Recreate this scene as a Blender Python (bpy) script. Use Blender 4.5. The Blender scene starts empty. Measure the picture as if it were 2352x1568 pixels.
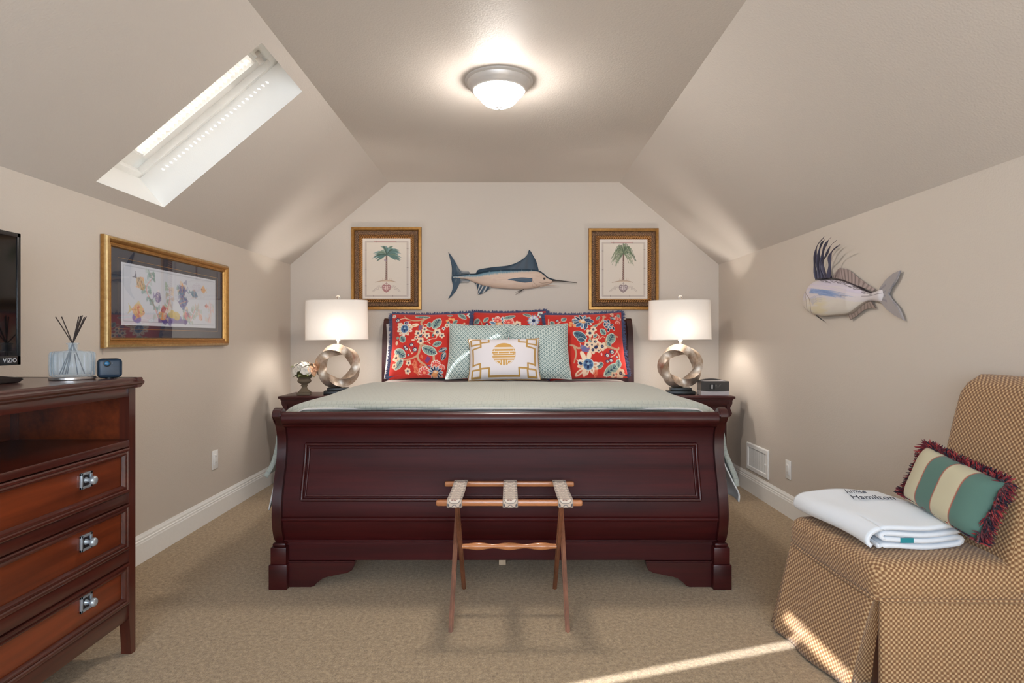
import bpy, bmesh, math, random
import numpy as np
from mathutils import Vector, Matrix
random.seed(7)
rng = np.random.default_rng(7)
SC = bpy.context.scene
COL = SC.collection
PI = math.pi
# ---------------------------------------------------------------- room figures (metres); camera at the origin looking +Y
F, CX, CY, H = 1380.0, 1172.0, 779.0, 1.138
XL, XR, YB, YF = -1.891, 1.794, 5.169, -1.45
ZK, ZC, XCL, XCR = 1.780, 2.488, -1.045, 0.940

def at(px, py, Y):
    return Vector(((px - CX) * Y / F, Y, H - (py - CY) * Y / F))
def on_right(px, py, off=0.0):
    Y = (XR - off) * F / (px - CX)
    return Vector((XR - off, Y, H - (py - CY) * Y / F))
def lin(c):
    c = np.asarray(c, float) / 255.0
    return np.where(c <= 0.04045, c / 12.92, ((c + 0.055) / 1.055) ** 2.4)
def rgb(r, g, b):
    return tuple(float(x) for x in lin((r, g, b))) + (1.0,)

# ---------------------------------------------------------------- materials
class NT:
    def __init__(s, name):
        s.m = bpy.data.materials.new(name); s.m.use_nodes = True
        s.t = s.m.node_tree; s.t.nodes.clear()
        s.out = s.n('ShaderNodeOutputMaterial')
    def n(s, typ, **kw):
        nd = s.t.nodes.new(typ)
        for k, v in kw.items(): setattr(nd, k, v)
        return nd
    def l(s, a, b): s.t.links.new(a, b)
    def math(s, op, a, b=None, c=None):
        nd = s.n('ShaderNodeMath', operation=op)
        for i, v in enumerate((a, b, c)):
            if v is None: continue
            if isinstance(v, (int, float)): nd.inputs[i].default_value = v
            else: s.l(v, nd.inputs[i])
        return nd.outputs[0]
    def mix(s, fac, a, b):
        nd = s.n('ShaderNodeMix', data_type='RGBA')
        for i, v in ((0, fac), (6, a), (7, b)):
            if hasattr(v, 'links'): s.l(v, nd.inputs[i])
            else: nd.inputs[i].default_value = v
        return nd.outputs[2]
    def noise(s, vec, scale, detail=4, rough=.55):
        nd = s.n('ShaderNodeTexNoise'); nd.inputs['Scale'].default_value = scale
        nd.inputs['Detail'].default_value = detail; nd.inputs['Roughness'].default_value = rough
        if vec is not None: s.l(vec, nd.inputs['Vector'])
        return nd.outputs['Fac']
    def coord(s, which='Object', scale=(1, 1, 1)):
        tc = s.n('ShaderNodeTexCoord'); mp = s.n('ShaderNodeMapping'); mp.inputs['Scale'].default_value = scale
        s.l(tc.outputs[which], mp.inputs['Vector']); return mp.outputs[0]
    def bump(s, h, strength, dist, normal=None):
        nd = s.n('ShaderNodeBump'); nd.inputs['Strength'].default_value = strength; nd.inputs['Distance'].default_value = dist
        s.l(h, nd.inputs['Height'])
        if normal is not None: s.l(normal, nd.inputs['Normal'])
        return nd.outputs[0]
    def bsdf(s, col, rough=.5, metal=0, coat=0, spec=.5, normal=None, sheen=0, emit=None):
        b = s.n('ShaderNodeBsdfPrincipled')
        if hasattr(col, 'links'): s.l(col, b.inputs['Base Color'])
        else: b.inputs['Base Color'].default_value = col
        if hasattr(rough, 'links'): s.l(rough, b.inputs['Roughness'])
        else: b.inputs['Roughness'].default_value = rough
        b.inputs['Metallic'].default_value = metal; b.inputs['Coat Weight'].default_value = coat
        b.inputs['Coat Roughness'].default_value = .12
        b.inputs['Specular IOR Level'].default_value = spec; b.inputs['Sheen Weight'].default_value = sheen
        if normal is not None: s.l(normal, b.inputs['Normal'])
        if emit: b.inputs['Emission Color'].default_value = emit[0]; b.inputs['Emission Strength'].default_value = emit[1]
        s.l(b.outputs[0], s.out.inputs[0]); return b

def plain(name, col, rough=.5, metal=0, coat=0, spec=.5, grain=0.0, gscale=60, emit=None):
    t = NT(name); nrm = None; c = col
    f = t.noise(t.coord(), gscale, 3)
    if grain: nrm = t.bump(f, grain, .002)
    dark = tuple(x * .93 for x in col[:3]) + (1,)
    c = t.mix(f, dark, col)
    t.bsdf(c, rough, metal, coat, spec, nrm, emit=emit); return t.m

def wood(name, c1, c2, axis=0, rough=.33, coat=.35, k=1.0, spec=.5):
    t = NT(name); sc = [14 * k, 14 * k, 14 * k]; sc[axis] = 1.1 * k
    v = t.coord('Object', sc); f = t.noise(v, 1.0, 6, .6)
    sc2 = [90 * k, 90 * k, 90 * k]; sc2[axis] = 3 * k
    f2 = t.noise(t.coord('Object', sc2), 1.0, 3)
    f3 = t.math('MULTIPLY_ADD', f2, .35, t.math('MULTIPLY', f, .75))
    r = t.n('ShaderNodeValToRGB'); t.l(f3, r.inputs[0])
    r.color_ramp.elements[0].position = .32; r.color_ramp.elements[0].color = c1
    r.color_ramp.elements[1].position = .72; r.color_ramp.elements[1].color = c2
    t.bsdf(r.outputs[0], rough, 0, coat, spec, t.bump(f2, .04, .001)); return t.m

def fabric(name, col, rough=.9, scale=900, strength=.15, sheen=.2, col2=None):
    t = NT(name); f = t.noise(t.coord(), scale, 2)
    big = t.noise(t.coord(), 9, 3)
    c = t.mix(big, tuple(x * .94 for x in col[:3]) + (1,), col2 or col)
    t.bsdf(c, rough, sheen=sheen, spec=.2, normal=t.bump(f, strength, .001)); return t.m

def painted(name, rough=.6, coat=0, weave=0, sheen=0, spec=.3):
    t = NT(name); a = t.n('ShaderNodeAttribute', attribute_name='paint')
    nrm = t.bump(t.noise(t.coord(), 700, 2), weave, .001) if weave else None
    t.bsdf(a.outputs['Color'], rough, coat=coat, normal=nrm, sheen=sheen, spec=spec); return t.m

M = {}
def wall_mat(name, col, strength=.25):
    t = NT(name); v = t.coord()
    f = t.noise(v, 130, 3, .5); g = t.noise(v, 2.2, 2)
    c = t.mix(g, tuple(x * .985 for x in col[:3]) + (1,), col)
    t.bsdf(c, .55, spec=.28, normal=t.bump(f, strength, .0035)); return t.m
WALLC = rgb(206, 196, 185)
M['wall'] = wall_mat('beige_wall_paint', WALLC)
M['ceiling'] = wall_mat('beige_ceiling_paint', rgb(204, 196, 188), .35)
M['white_trim'] = plain('white_trim_paint', rgb(246, 245, 242), .35)
M['shaft'] = wall_mat('white_shaft_paint', rgb(240, 239, 236), .12)
def carpet():
    t = NT('loop_carpet'); v = t.coord()
    f = t.noise(v, 170, 3, .7); g = t.noise(v, 60, 2, .6); b = t.noise(v, 3, 3)
    r = t.n('ShaderNodeValToRGB'); t.l(t.math('MULTIPLY_ADD', g, .45, t.math('MULTIPLY', f, .6)), r.inputs[0])
    e = r.color_ramp.elements
    e[0].position = .36; e[0].color = rgb(116, 96, 71); e[1].position = .7; e[1].color = rgb(200, 176, 141)
    c = t.mix(t.math('MULTIPLY', b, .25), r.outputs[0], rgb(152, 130, 102))
    t.bsdf(c, .97, spec=.08, sheen=.3, normal=t.bump(f, .8, .006)); return t.m
M['carpet'] = carpet()
M['bed_wood'] = wood('cherry_bed_wood', rgb(38, 10, 11), rgb(70, 20, 20), 0, .38, .16, 1.0, .35)
M['bed_panel'] = wood('cherry_panel_wood', rgb(40, 10, 11), rgb(72, 20, 20), 0, .5, 0, 1.0, .2)
M['bed_wood_up'] = wood('cherry_post_wood', rgb(36, 10, 11), rgb(66, 20, 20), 2, .28, .4)
M['dresser_dark'] = wood('dark_dresser_wood', rgb(46, 18, 13), rgb(84, 36, 26), 1, .3, .4)
M['dresser_up'] = wood('dark_dresser_stile_wood', rgb(50, 20, 14), rgb(88, 40, 28), 2, .3, .4)
M['dresser_red'] = wood('red_brown_dresser_wood', rgb(54, 21, 11), rgb(122, 54, 25), 1, .34, .3, .7)
M['rack_wood'] = wood('walnut_rack_wood', rgb(140, 82, 48), rgb(204, 136, 88), 0, .3, .4)
M['rack_leg'] = wood('walnut_rack_leg_wood', rgb(84, 46, 30), rgb(140, 88, 62), 2, .3, .4)
M['pale_wood'] = wood('bare_pine_block', rgb(190, 160, 130), rgb(220, 196, 168), 2, .6, 0)
M['nickel'] = plain('brushed_nickel', rgb(222, 217, 213), .4, .4)
M['pewter'] = plain('pewter_knob_metal', rgb(178, 186, 194), .3, .6, grain=.1)
M['pewter_dark'] = plain('dark_pewter_plate', rgb(92, 92, 96), .4, 1)
M['chrome'] = plain('chrome_metal', rgb(220, 222, 225), .12, 1)
M['black'] = plain('black_gloss_plastic', rgb(16, 16, 18), .12, spec=.5)
M['black_satin'] = plain('black_satin_wood', rgb(22, 20, 19), .35)
M['white_plastic'] = plain('white_plastic', rgb(246, 245, 243), .35)
M['vent_shadow'] = plain('vent_shade_grey', rgb(92, 92, 92), .7); M['grey_plastic'] = plain('grey_plastic', rgb(150, 150, 150), .5)
M['sheet'] = fabric('white_bed_linen', rgb(226, 221, 216))
M['cream_linen'] = fabric('cream_bed_linen', rgb(216, 202, 184))
M['white_cotton'] = fabric('white_pillow_cotton', rgb(224, 222, 222))
M['navy_fringe'] = fabric('navy_fringe_yarn', rgb(62, 72, 108), col2=rgb(88, 98, 132))
M['red_yarn'] = fabric('burgundy_fringe_yarn', rgb(104, 26, 40)); M['rose_yarn'] = fabric('red_fringe_yarn', rgb(164, 54, 56))
M['dark_yarn'] = fabric('navy_plum_fringe_yarn', rgb(34, 24, 42))
M['piping'] = fabric('pale_piping', rgb(196, 206, 202)); M['gold_piping'] = fabric('gold_piping_cord', rgb(160, 122, 62))
M['terry'] = fabric('white_terry_cloth', rgb(226, 231, 238), .95, 420, .5, .5)
M['teal_tag'] = fabric('teal_label_tape', rgb(40, 130, 140)); M['ink'] = plain('black_embroidery_thread', rgb(46, 54, 74), .6)
M['stone'] = plain('weathered_urn_stone', rgb(112, 98, 80), .8, grain=.5, gscale=80)
M['petal_white'] = fabric('white_petals', rgb(232, 226, 216)); M['petal_peach'] = fabric('peach_petals', rgb(232, 186, 150))
M['leaf'] = fabric('green_leaves', rgb(116, 124, 74)); M['leaf_dark'] = fabric('olive_leaves', rgb(92, 88, 50))
M['reed'] = plain('dark_reed', rgb(58, 46, 42), .7)
M['camera_blue'] = plain('slate_blue_camera_plastic', rgb(44, 60, 78), .42)
M['camera_side'] = plain('dark_camera_side_plastic', rgb(30, 34, 40), .45)
M['lens'] = plain('blue_lens_glass', rgb(52, 110, 150), .08)
M['silver_base'] = plain('silver_coaster', rgb(188, 180, 176), .25, .8)
M['white_ink'] = plain('silver_lettering', rgb(206, 206, 208), .4)
M['paper_white'] = plain('white_paper_band', rgb(190, 184, 186), .4)
M['charcoal'] = plain('charcoal_card', rgb(62, 58, 56), .35); M['charcoal_dark'] = plain('black_card_print', rgb(22, 20, 20), .35)
M['mid_ink'] = plain('grey_card_lettering', rgb(104, 102, 96), .5)
def lamp_metal():
    t = NT('champagne_leaf_metal'); f = t.noise(t.coord(), 26, 6, .65)
    r = t.n('ShaderNodeValToRGB'); t.l(f, r.inputs[0])
    e = r.color_ramp.elements; e[0].position = .35; e[0].color = rgb(170, 148, 126); e[1].position = .68; e[1].color = rgb(212, 200, 188)
    t.bsdf(r.outputs[0], .42, .75, normal=t.bump(f, .05, .002)); return t.m
M['lamp_metal'] = lamp_metal()
def gold(name, a, b, rough=.38):
    t = NT(name); f = t.noise(t.coord(), 55, 5, .65)
    t.bsdf(t.mix(f, a, b), rough, .75, normal=t.bump(f, .2, .002)); return t.m
M['gold'] = gold('aged_gold_leaf', rgb(122, 80, 36), rgb(206, 156, 88))
M['gold_pale'] = gold('pale_gold_leaf', rgb(150, 112, 66), rgb(214, 184, 130), .3)
def carved():
    t = NT('dark_carved_gilt'); v = t.coord()
    d = t.noise(v, 210, 2, .5); r = t.n('ShaderNodeValToRGB'); t.l(d, r.inputs[0])
    e = r.color_ramp.elements; e[0].position = .40; e[0].color = rgb(58, 40, 30); e[1].position = .66; e[1].color = rgb(156, 120, 88)
    t.bsdf(r.outputs[0], .45, .4, normal=t.bump(d, .7, .006)); return t.m
M['carved'] = carved()
def rope():
    t = NT('gold_rope_moulding'); tc = t.n('ShaderNodeTexCoord'); sp = t.n('ShaderNodeSeparateXYZ'); t.l(tc.outputs['Object'], sp.inputs[0])
    s = t.math('ADD', t.math('ADD', sp.outputs[0], sp.outputs[2]), t.math('MULTIPLY', sp.outputs[1], 1.5))
    w = t.math('MULTIPLY_ADD', t.math('SINE', t.math('MULTIPLY', s, 2 * PI / .019)), .5, .5)
    t.bsdf(t.mix(w, rgb(112, 70, 36), rgb(222, 170, 110)), .32, .7, normal=t.bump(w, .8, .006)); return t.m
M['rope'] = rope()
def pane(name, fac=.08, tint=(1, 1, 1, 1), rough=0.0):
    t = NT(name); a = t.n('ShaderNodeBsdfTransparent'); a.inputs[0].default_value = tint
    g = t.n('ShaderNodeBsdfGlossy'); g.inputs['Roughness'].default_value = rough
    fr = t.n('ShaderNodeLayerWeight'); fr.inputs[0].default_value = .5; f5 = t.math('MULTIPLY_ADD', t.math('POWER', fr.outputs['Facing'], 5.0), .9, fac)
    mx = t.n('ShaderNodeMixShader'); t.l(f5, mx.inputs[0])
    t.l(a.outputs[0], mx.inputs[1]); t.l(g.outputs[0], mx.inputs[2]); t.l(mx.outputs[0], t.out.inputs[0]); return t.m
M['pane'] = pane('clear_window_pane', .02)
M['picture_glass'] = pane('picture_glass', .13); M['print_glass'] = pane('print_glass', .02)
def bottle():
    t = NT('ribbed_bottle_glass'); a = t.n('ShaderNodeBsdfTransparent'); a.inputs[0].default_value = (.94, .97, .99, 1)
    g = t.bsdf(rgb(214, 226, 236), .08, spec=.8); mx = t.n('ShaderNodeMixShader'); lw = t.n('ShaderNodeLayerWeight'); lw.inputs[0].default_value = .5
    t.l(t.math('MULTIPLY_ADD', t.math('POWER', lw.outputs['Facing'], 3.0), .75, .14), mx.inputs[0]); t.l(a.outputs[0], mx.inputs[1]); t.l(g.outputs[0], mx.inputs[2]); t.l(mx.outputs[0], t.out.inputs[0]); return t.m
M['bottle_glass'] = bottle()
def crystal():
    t = NT('clear_crystal'); b = t.bsdf((1, 1, 1, 1), .02); b.inputs['Transmission Weight'].default_value = 1.0; b.inputs['IOR'].default_value = 1.5; return t.m
M['crystal'] = crystal()
def translucent(name, col, tr, rough=.9):
    t = NT(name); d = t.n('ShaderNodeBsdfDiffuse'); d.inputs[0].default_value = col
    w = t.noise(t.coord('Object', (400, 400, 60)), 1, 2)
    c = t.mix(w, tuple(x * .96 for x in col[:3]) + (1,), col); t.l(c, d.inputs[0])
    tl = t.n('ShaderNodeBsdfTranslucent'); t.l(c, tl.inputs[0])
    mx = t.n('ShaderNodeMixShader'); mx.inputs[0].default_value = tr
    t.l(d.outputs[0], mx.inputs[1]); t.l(tl.outputs[0], mx.inputs[2]); t.l(mx.outputs[0], t.out.inputs[0]); return t.m
M['shade'] = translucent('off_white_linen_shade', rgb(236, 228, 220), .046)
M['blind'] = translucent('white_pleated_blind', rgb(250, 243, 234), .036)
def glow(name, col, strength):
    t = NT(name); b = t.bsdf((.9, .88, .85, 1), .3, emit=(col, strength)); return t.m
BOWL_E = 145.0
M['bowl'] = glow('lit_frosted_glass_bowl', (1.0, .93, .86, 1), BOWL_E)
def dots_fabric():
    t = NT('tan_dotted_upholstery'); uv = t.n('ShaderNodeUVMap', uv_map='UVMap'); sp = t.n('ShaderNodeSeparateXYZ'); t.l(uv.outputs[0], sp.inputs[0])
    k = 2 * PI / .0165
    a = t.math('COSINE', t.math('MULTIPLY', sp.outputs[0], k)); b = t.math('COSINE', t.math('MULTIPLY', sp.outputs[1], k))
    p = t.math('MULTIPLY_ADD', t.math('MULTIPLY', a, b), .5, .5)
    r = t.n('ShaderNodeValToRGB'); t.l(p, r.inputs[0])
    e = r.color_ramp.elements; e[0].position = .34; e[0].color = rgb(124, 88, 60); e[1].position = .88; e[1].color = rgb(202, 168, 126)
    t.bsdf(r.outputs[0], .85, spec=.15, sheen=.2, normal=t.bump(p, .5, .003)); return t.m
M['chair'] = dots_fabric()
def quilt_mat():
    t = NT('sage_quilted_cotton'); uv = t.n('ShaderNodeUVMap', uv_map='UVMap')
    br = t.n('ShaderNodeTexBrick'); t.l(uv.outputs[0], br.inputs['Vector'])
    br.inputs['Scale'].default_value = 1.0; br.inputs['Brick Width'].default_value = .027; br.inputs['Row Height'].default_value = .044
    br.inputs['Mortar Size'].default_value = .004; br.inputs['Mortar Smooth'].default_value = 1.0
    f = br.outputs['Fac']; n = t.noise(uv.outputs[0], 40, 4)
    h = t.math('MULTIPLY_ADD', n, .35, t.math('SUBTRACT', 1.0, f))
    c = t.mix(t.math('MULTIPLY', f, .16), rgb(168, 170, 160), rgb(140, 143, 134))
    t.bsdf(c, .9, spec=.15, sheen=.3, normal=t.bump(h, .32, .006)); return t.m
M['quilt'] = quilt_mat()
M['cloth_paint'] = painted('printed_cotton', .85, weave=.15, sheen=.15, spec=.2)
M['print_paint'] = painted('printed_paper', .6)
M['relief_paint'] = painted('hand_painted_carving', .42)
M['mat_board'] = plain('navy_mat_board', rgb(46, 50, 66), .8)
M['tv_screen'] = plain('black_tv_screen', rgb(14, 13, 14), .06)
M['tv_bezel'] = plain('dark_tv_bezel', rgb(28, 27, 28), .22)

# ---------------------------------------------------------------- mesh helpers
def link(o, parent=None):
    COL.objects.link(o)
    if parent is not None: o.parent = parent
    return o
def set_uv_box(me):
    n = len(me.loops); vi = np.empty(n, int); me.loops.foreach_get('vertex_index', vi)
    co = np.empty(len(me.vertices) * 3); me.vertices.foreach_get('co', co); co = co.reshape(-1, 3)
    uv = np.empty((n, 2))
    for p in me.polygons:
        a = int(np.argmax(np.abs(p.normal))); i = [(1, 2), (0, 2), (0, 1)][a]
        s = slice(p.loop_start, p.loop_start + p.loop_total); uv[s] = co[vi[s]][:, i]
    l = me.uv_layers.new(name='UVMap'); l.data.foreach_set('uv', uv.ravel())
def finish(bm, name, mats, parent=None, off=(0, 0, 0), smooth=True, angle=35, boxuv=False):
    bmesh.ops.recalc_face_normals(bm, faces=bm.faces[:])
    me = bpy.data.meshes.new(name); bm.to_mesh(me); bm.free()
    if any(off): me.transform(Matrix.Translation(-Vector(off)))
    for m in (mats if isinstance(mats, (list, tuple)) else [mats]): me.materials.append(M[m] if isinstance(m, str) else m)
    if smooth:
        me.polygons.foreach_set('use_smooth', [True] * len(me.polygons)); me.set_sharp_from_angle(angle=math.radians(angle))
    if boxuv: set_uv_box(me)
    return link(bpy.data.objects.new(name, me), parent)
def tag(o, label=None, cat=None, group=None, kind=None):
    if label: o['label'] = label
    if cat: o['category'] = cat
    if group: o['group'] = group
    if kind: o['kind'] = kind
    return o
class Thing:
    def __init__(s, name, label, cat, loc=(0, 0, 0), rot=(0, 0, 0), group=None, local=False):
        s.o = bpy.data.objects.new(name, None); s.o.empty_display_size = .05
        s.o.location = loc; s.o.rotation_euler = rot; link(s.o); tag(s.o, label, cat, group)
        s.loc = Vector(loc); s.local = local or any(rot)
    def add(s, name, bm, mats, parent=None, local=False, **kw):
        off = (0, 0, 0) if (local or s.local) else s.loc
        return finish(bm, name, mats, parent or s.o, off, **kw)
def copy_tree(root, loc, rotz=0, label=None, group=None):
    r = root.copy(); COL.objects.link(r); r.location = loc; r.rotation_euler = (0, 0, rotz)
    if label: r['label'] = label
    if group: r['group'] = group
    for c in root.children:
        d = c.copy(); COL.objects.link(d); d.parent = r
        for g in c.children:
            e = g.copy(); COL.objects.link(e); e.parent = d
    return r
def structure(o): o['kind'] = 'structure'; return o

def box(bm, x0, x1, y0, y1, z0, z1, r=0, seg=2, mi=0):
    v = [bm.verts.new((x, y, z)) for x in (x0, x1) for y in (y0, y1) for z in (z0, z1)]
    fs = [bm.faces.new([v[i] for i in q]) for q in ((0, 1, 3, 2), (4, 6, 7, 5), (0, 4, 5, 1), (2, 3, 7, 6), (0, 2, 6, 4), (1, 5, 7, 3))]
    for f in fs: f.material_index = mi
    if r:
        es = list({e for f in fs for e in f.edges})
        g = bmesh.ops.bevel(bm, geom=es, offset=r, segments=seg, affect='EDGES', profile=.5)
        for f in g['faces']: f.material_index = mi
        vs = list({x for f in g['faces'] for x in f.verts}); return vs
    return v
def prism(bm, pts, fn, a, b, mi=0):
    A = [bm.verts.new(fn(p[0], p[1], a)) for p in pts]; B = [bm.verts.new(fn(p[0], p[1], b)) for p in pts]
    n = len(pts); fs = [bm.faces.new(A), bm.faces.new(B[::-1])]
    for i in range(n): fs.append(bm.faces.new([A[i], B[i], B[(i + 1) % n], A[(i + 1) % n]]))
    for f in fs: f.material_index = mi
    return A + B
YZ = lambda p, q, t: (t, p, q)
XZ = lambda p, q, t: (p, t, q)
XY = lambda p, q, t: (p, q, t)
def tube(bm, pts, r, n=8, mi=0, flat=1.0):
    pts = [Vector(p) for p in pts]; R = r if hasattr(r, '__len__') else [r] * len(pts)
    rings = []; up = None
    for i, p in enumerate(pts):
        t = (pts[min(i + 1, len(pts) - 1)] - pts[max(i - 1, 0)]).normalized()
        if up is None: up = Vector((0, 0, 1)) if abs(t.z) < .9 else Vector((0, 1, 0))
        s = t.cross(up).normalized(); u = s.cross(t).normalized(); up = u
        rings.append([bm.verts.new(p + s * (R[i] * math.cos(2 * PI * k / n)) + u * (R[i] * flat * math.sin(2 * PI * k / n))) for k in range(n)])
    for a, b in zip(rings, rings[1:]):
        for k in range(n):
            f = bm.faces.new([a[k], a[(k + 1) % n], b[(k + 1) % n], b[k]]); f.material_index = mi
    for g in (rings[0][::-1], rings[-1]):
        f = bm.faces.new(g); f.material_index = mi
def lathe(bm, prof, c=(0, 0, 0), n=40, mi=0, sx=1, sy=1):
    rings = []
    for r, z in prof:
        if r < 1e-6: rings.append([bm.verts.new((c[0], c[1], c[2] + z))])
        else: rings.append([bm.verts.new((c[0] + sx * r * math.cos(2 * PI * k / n), c[1] + sy * r * math.sin(2 * PI * k / n), c[2] + z)) for k in range(n)])
    for a, b in zip(rings, rings[1:]):
        for k in range(n):
            q = [a[k % len(a)], a[(k + 1) % len(a)], b[(k + 1) % len(b)], b[k % len(b)]]
            q = list(dict.fromkeys(q))
            if len(q) > 2: f = bm.faces.new(q); f.material_index = mi
def ball(bm, c, r, n=16, m=8, mi=0, s=(1, 1, 1)):
    lathe_pts = [(r * math.sin(PI * i / m) * 1.0, -r * math.cos(PI * i / m) * s[2]) for i in range(m + 1)]
    lathe_pts[0] = (0, lathe_pts[0][1]); lathe_pts[-1] = (0, lathe_pts[-1][1])
    lathe(bm, lathe_pts, c, n, mi, s[0], s[1])
def smooth_path(pts, n=8):
    pts = [np.array(p, float) for p in pts]; out = []
    P = [2 * pts[0] - pts[1]] + pts + [2 * pts[-1] - pts[-2]]
    for i in range(1, len(P) - 2):
        for k in range(n):
            t = k / n
            out.append(.5 * ((2 * P[i]) + (P[i + 1] - P[i - 1]) * t + (2 * P[i - 1] - 5 * P[i] + 4 * P[i + 1] - P[i + 2]) * t * t + (-P[i - 1] + 3 * P[i] - 3 * P[i + 1] + P[i + 2]) * t ** 3))
    out.append(pts[-1]); return out
def grid_mesh(name, P, mats, paint=None, uv=None, close_u=False, extra=None, parent=None, smooth=True):
    """P (ny,nx,3); paint (ny,nx,3) linear colours; extra = list of further (P, paint or colour) sheets in the same mesh"""
    Vs, Fs, Cs, UV = [], [], [], []; base = 0
    for Q, c, u in [(P, paint, uv)] + list(extra or []):
        ny, nx = Q.shape[:2]; idx = np.arange(ny * nx).reshape(ny, nx) + base
        if close_u: idx = np.concatenate([idx, idx[:, :1]], 1)
        f = np.stack([idx[:-1, :-1], idx[:-1, 1:], idx[1:, 1:], idx[1:, :-1]], -1).reshape(-1, 4)
        Vs.append(Q.reshape(-1, 3)); Fs.append(f); base += ny * nx
        if c is not None: Cs.append(np.broadcast_to(np.asarray(c, float), (ny, nx, 3)).reshape(-1, 3))
        if u is not None: UV.append(u.reshape(-1, 2))
    V = np.concatenate(Vs); Fc = np.concatenate(Fs)
    me = bpy.data.meshes.new(name); me.from_pydata(V.tolist(), [], Fc.tolist())
    if Cs:
        C = np.concatenate(Cs); a = me.color_attributes.new('paint', 'FLOAT_COLOR', 'POINT')
        a.data.foreach_set('color', np.concatenate([C, np.ones((len(C), 1))], 1).ravel())
    if UV:
        U = np.concatenate(UV); l = me.uv_layers.new(name='UVMap'); l.data.foreach_set('uv', U[Fc.ravel()].ravel())
    for m in (mats if isinstance(mats, (list, tuple)) else [mats]): me.materials.append(M[m])
    if smooth: me.polygons.foreach_set('use_smooth', [True] * len(me.polygons))
    me.update(); return link(bpy.data.objects.new(name, me), parent)
def text_mesh(name, body, size, mat, M4, parent=None, shear=0, depth=.0004, squash=1, thin=0):
    cu = bpy.data.curves.new('lettering', 'FONT'); cu.body = body; cu.size = size; cu.align_x = 'CENTER'; cu.align_y = 'CENTER'
    cu.shear = shear; cu.offset = thin; cu.extrude = depth; cu.resolution_u = 3
    o = bpy.data.objects.new('lettering', cu); COL.objects.link(o)
    bpy.context.view_layer.update()
    me = bpy.data.meshes.new_from_object(o.evaluated_get(bpy.context.evaluated_depsgraph_get()))
    bpy.data.objects.remove(o); bpy.data.curves.remove(cu)
    me.transform(M4 @ Matrix.Diagonal((squash, 1, 1, 1))); me.name = name; me.materials.clear(); me.materials.append(M[mat])
    return link(bpy.data.objects.new(name, me), parent)
def basis(o, x, y):
    x = Vector(x).normalized(); z = x.cross(Vector(y)).normalized(); y = z.cross(x)
    m = Matrix((x, y, z)).transposed().to_4x4(); m.translation = Vector(o); return m

# ---------------------------------------------------------------- a small painter for printed cloth and paper
class Canvas:
    """nx by ny samples over user units x0..x1, y0..y1 (y down); colours linear"""
    def __init__(s, x0, x1, y0, y1, nx, ny, bg):
        s.x = np.linspace(x0, x1, nx)[None, :]; s.y = np.linspace(y0, y1, ny)[:, None]
        s.X, s.Y = np.broadcast_arrays(s.x, s.y); s.px = (x1 - x0) / nx
        s.C = np.empty((ny, nx, 3)); s.C[:] = lin(bg)
    def blend(s, m, col, a=1.0):
        m = (np.clip(m, 0, 1) * a)[..., None]; s.C = s.C * (1 - m) + lin(col) * m
    def ell(s, cx, cy, a, b, rot, col, alpha=1.0):
        c, n = math.cos(math.radians(rot)), math.sin(math.radians(rot)); dx, dy = s.X - cx, s.Y - cy
        u, v = (dx * c + dy * n) / a, (-dx * n + dy * c) / b
        s.blend((1 - np.sqrt(u * u + v * v)) * min(a, b) / s.px + .5, col, alpha)
    def poly(s, pts, col, alpha=1.0):
        ins = np.zeros(s.X.shape, bool); n = len(pts)
        for i in range(n):
            (xa, ya), (xb, yb) = pts[i][:2], pts[(i + 1) % n][:2]
            if ya == yb: continue
            ins ^= ((s.Y < ya) != (s.Y < yb)) & (s.X < (xb - xa) * (s.Y - ya) / (yb - ya) + xa)
        s.blend(ins.astype(float), col, alpha)
    def line(s, pts, w, col, w2=None, alpha=1.0):
        D = np.full(s.X.shape, -1e9); n = len(pts) - 1; w2 = w if w2 is None else w2
        for i in range(n):
            (xa, ya), (xb, yb) = pts[i][:2], pts[i + 1][:2]; L = (xb - xa) ** 2 + (yb - ya) ** 2 + 1e-9
            t = np.clip(((s.X - xa) * (xb - xa) + (s.Y - ya) * (yb - ya)) / L, 0, 1)
            d = np.hypot(s.X - xa - t * (xb - xa), s.Y - ya - t * (yb - ya))
            D = np.maximum(D, (w + (w2 - w) * (i + t) / n) / 2 - d)
        s.blend(D / s.px + .5, col, alpha)
    def curve(s, pts, w, col, w2=None, alpha=1.0): s.line(smooth_path(pts, 5), w, col, w2, alpha)
    def rect(s, x0, x1, y0, y1, col, alpha=1.0):
        s.blend(np.minimum(np.minimum(s.X - x0, x1 - s.X), np.minimum(s.Y - y0, y1 - s.Y)) / s.px + .5, col, alpha)
    def at(s, x, y):
        ny, nx = s.C.shape[:2]; fx = np.clip((x - s.x[0, 0]) / (s.x[0, -1] - s.x[0, 0]), 0, 1) * (nx - 1); fy = np.clip((y - s.y[0, 0]) / (s.y[-1, 0] - s.y[0, 0]), 0, 1) * (ny - 1)
        i, j = int(min(fx, nx - 2)), int(min(fy, ny - 2)); u, v = fx - i, fy - j; C = s.C
        return (C[j, i] * (1 - u) + C[j, i + 1] * u) * (1 - v) + (C[j + 1, i] * (1 - u) + C[j + 1, i + 1] * u) * v
    def frame(s, x0, x1, y0, y1, w, col): s.line([(x0, y0), (x1, y0), (x1, y1), (x0, y1), (x0, y0)], w, col)

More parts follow.
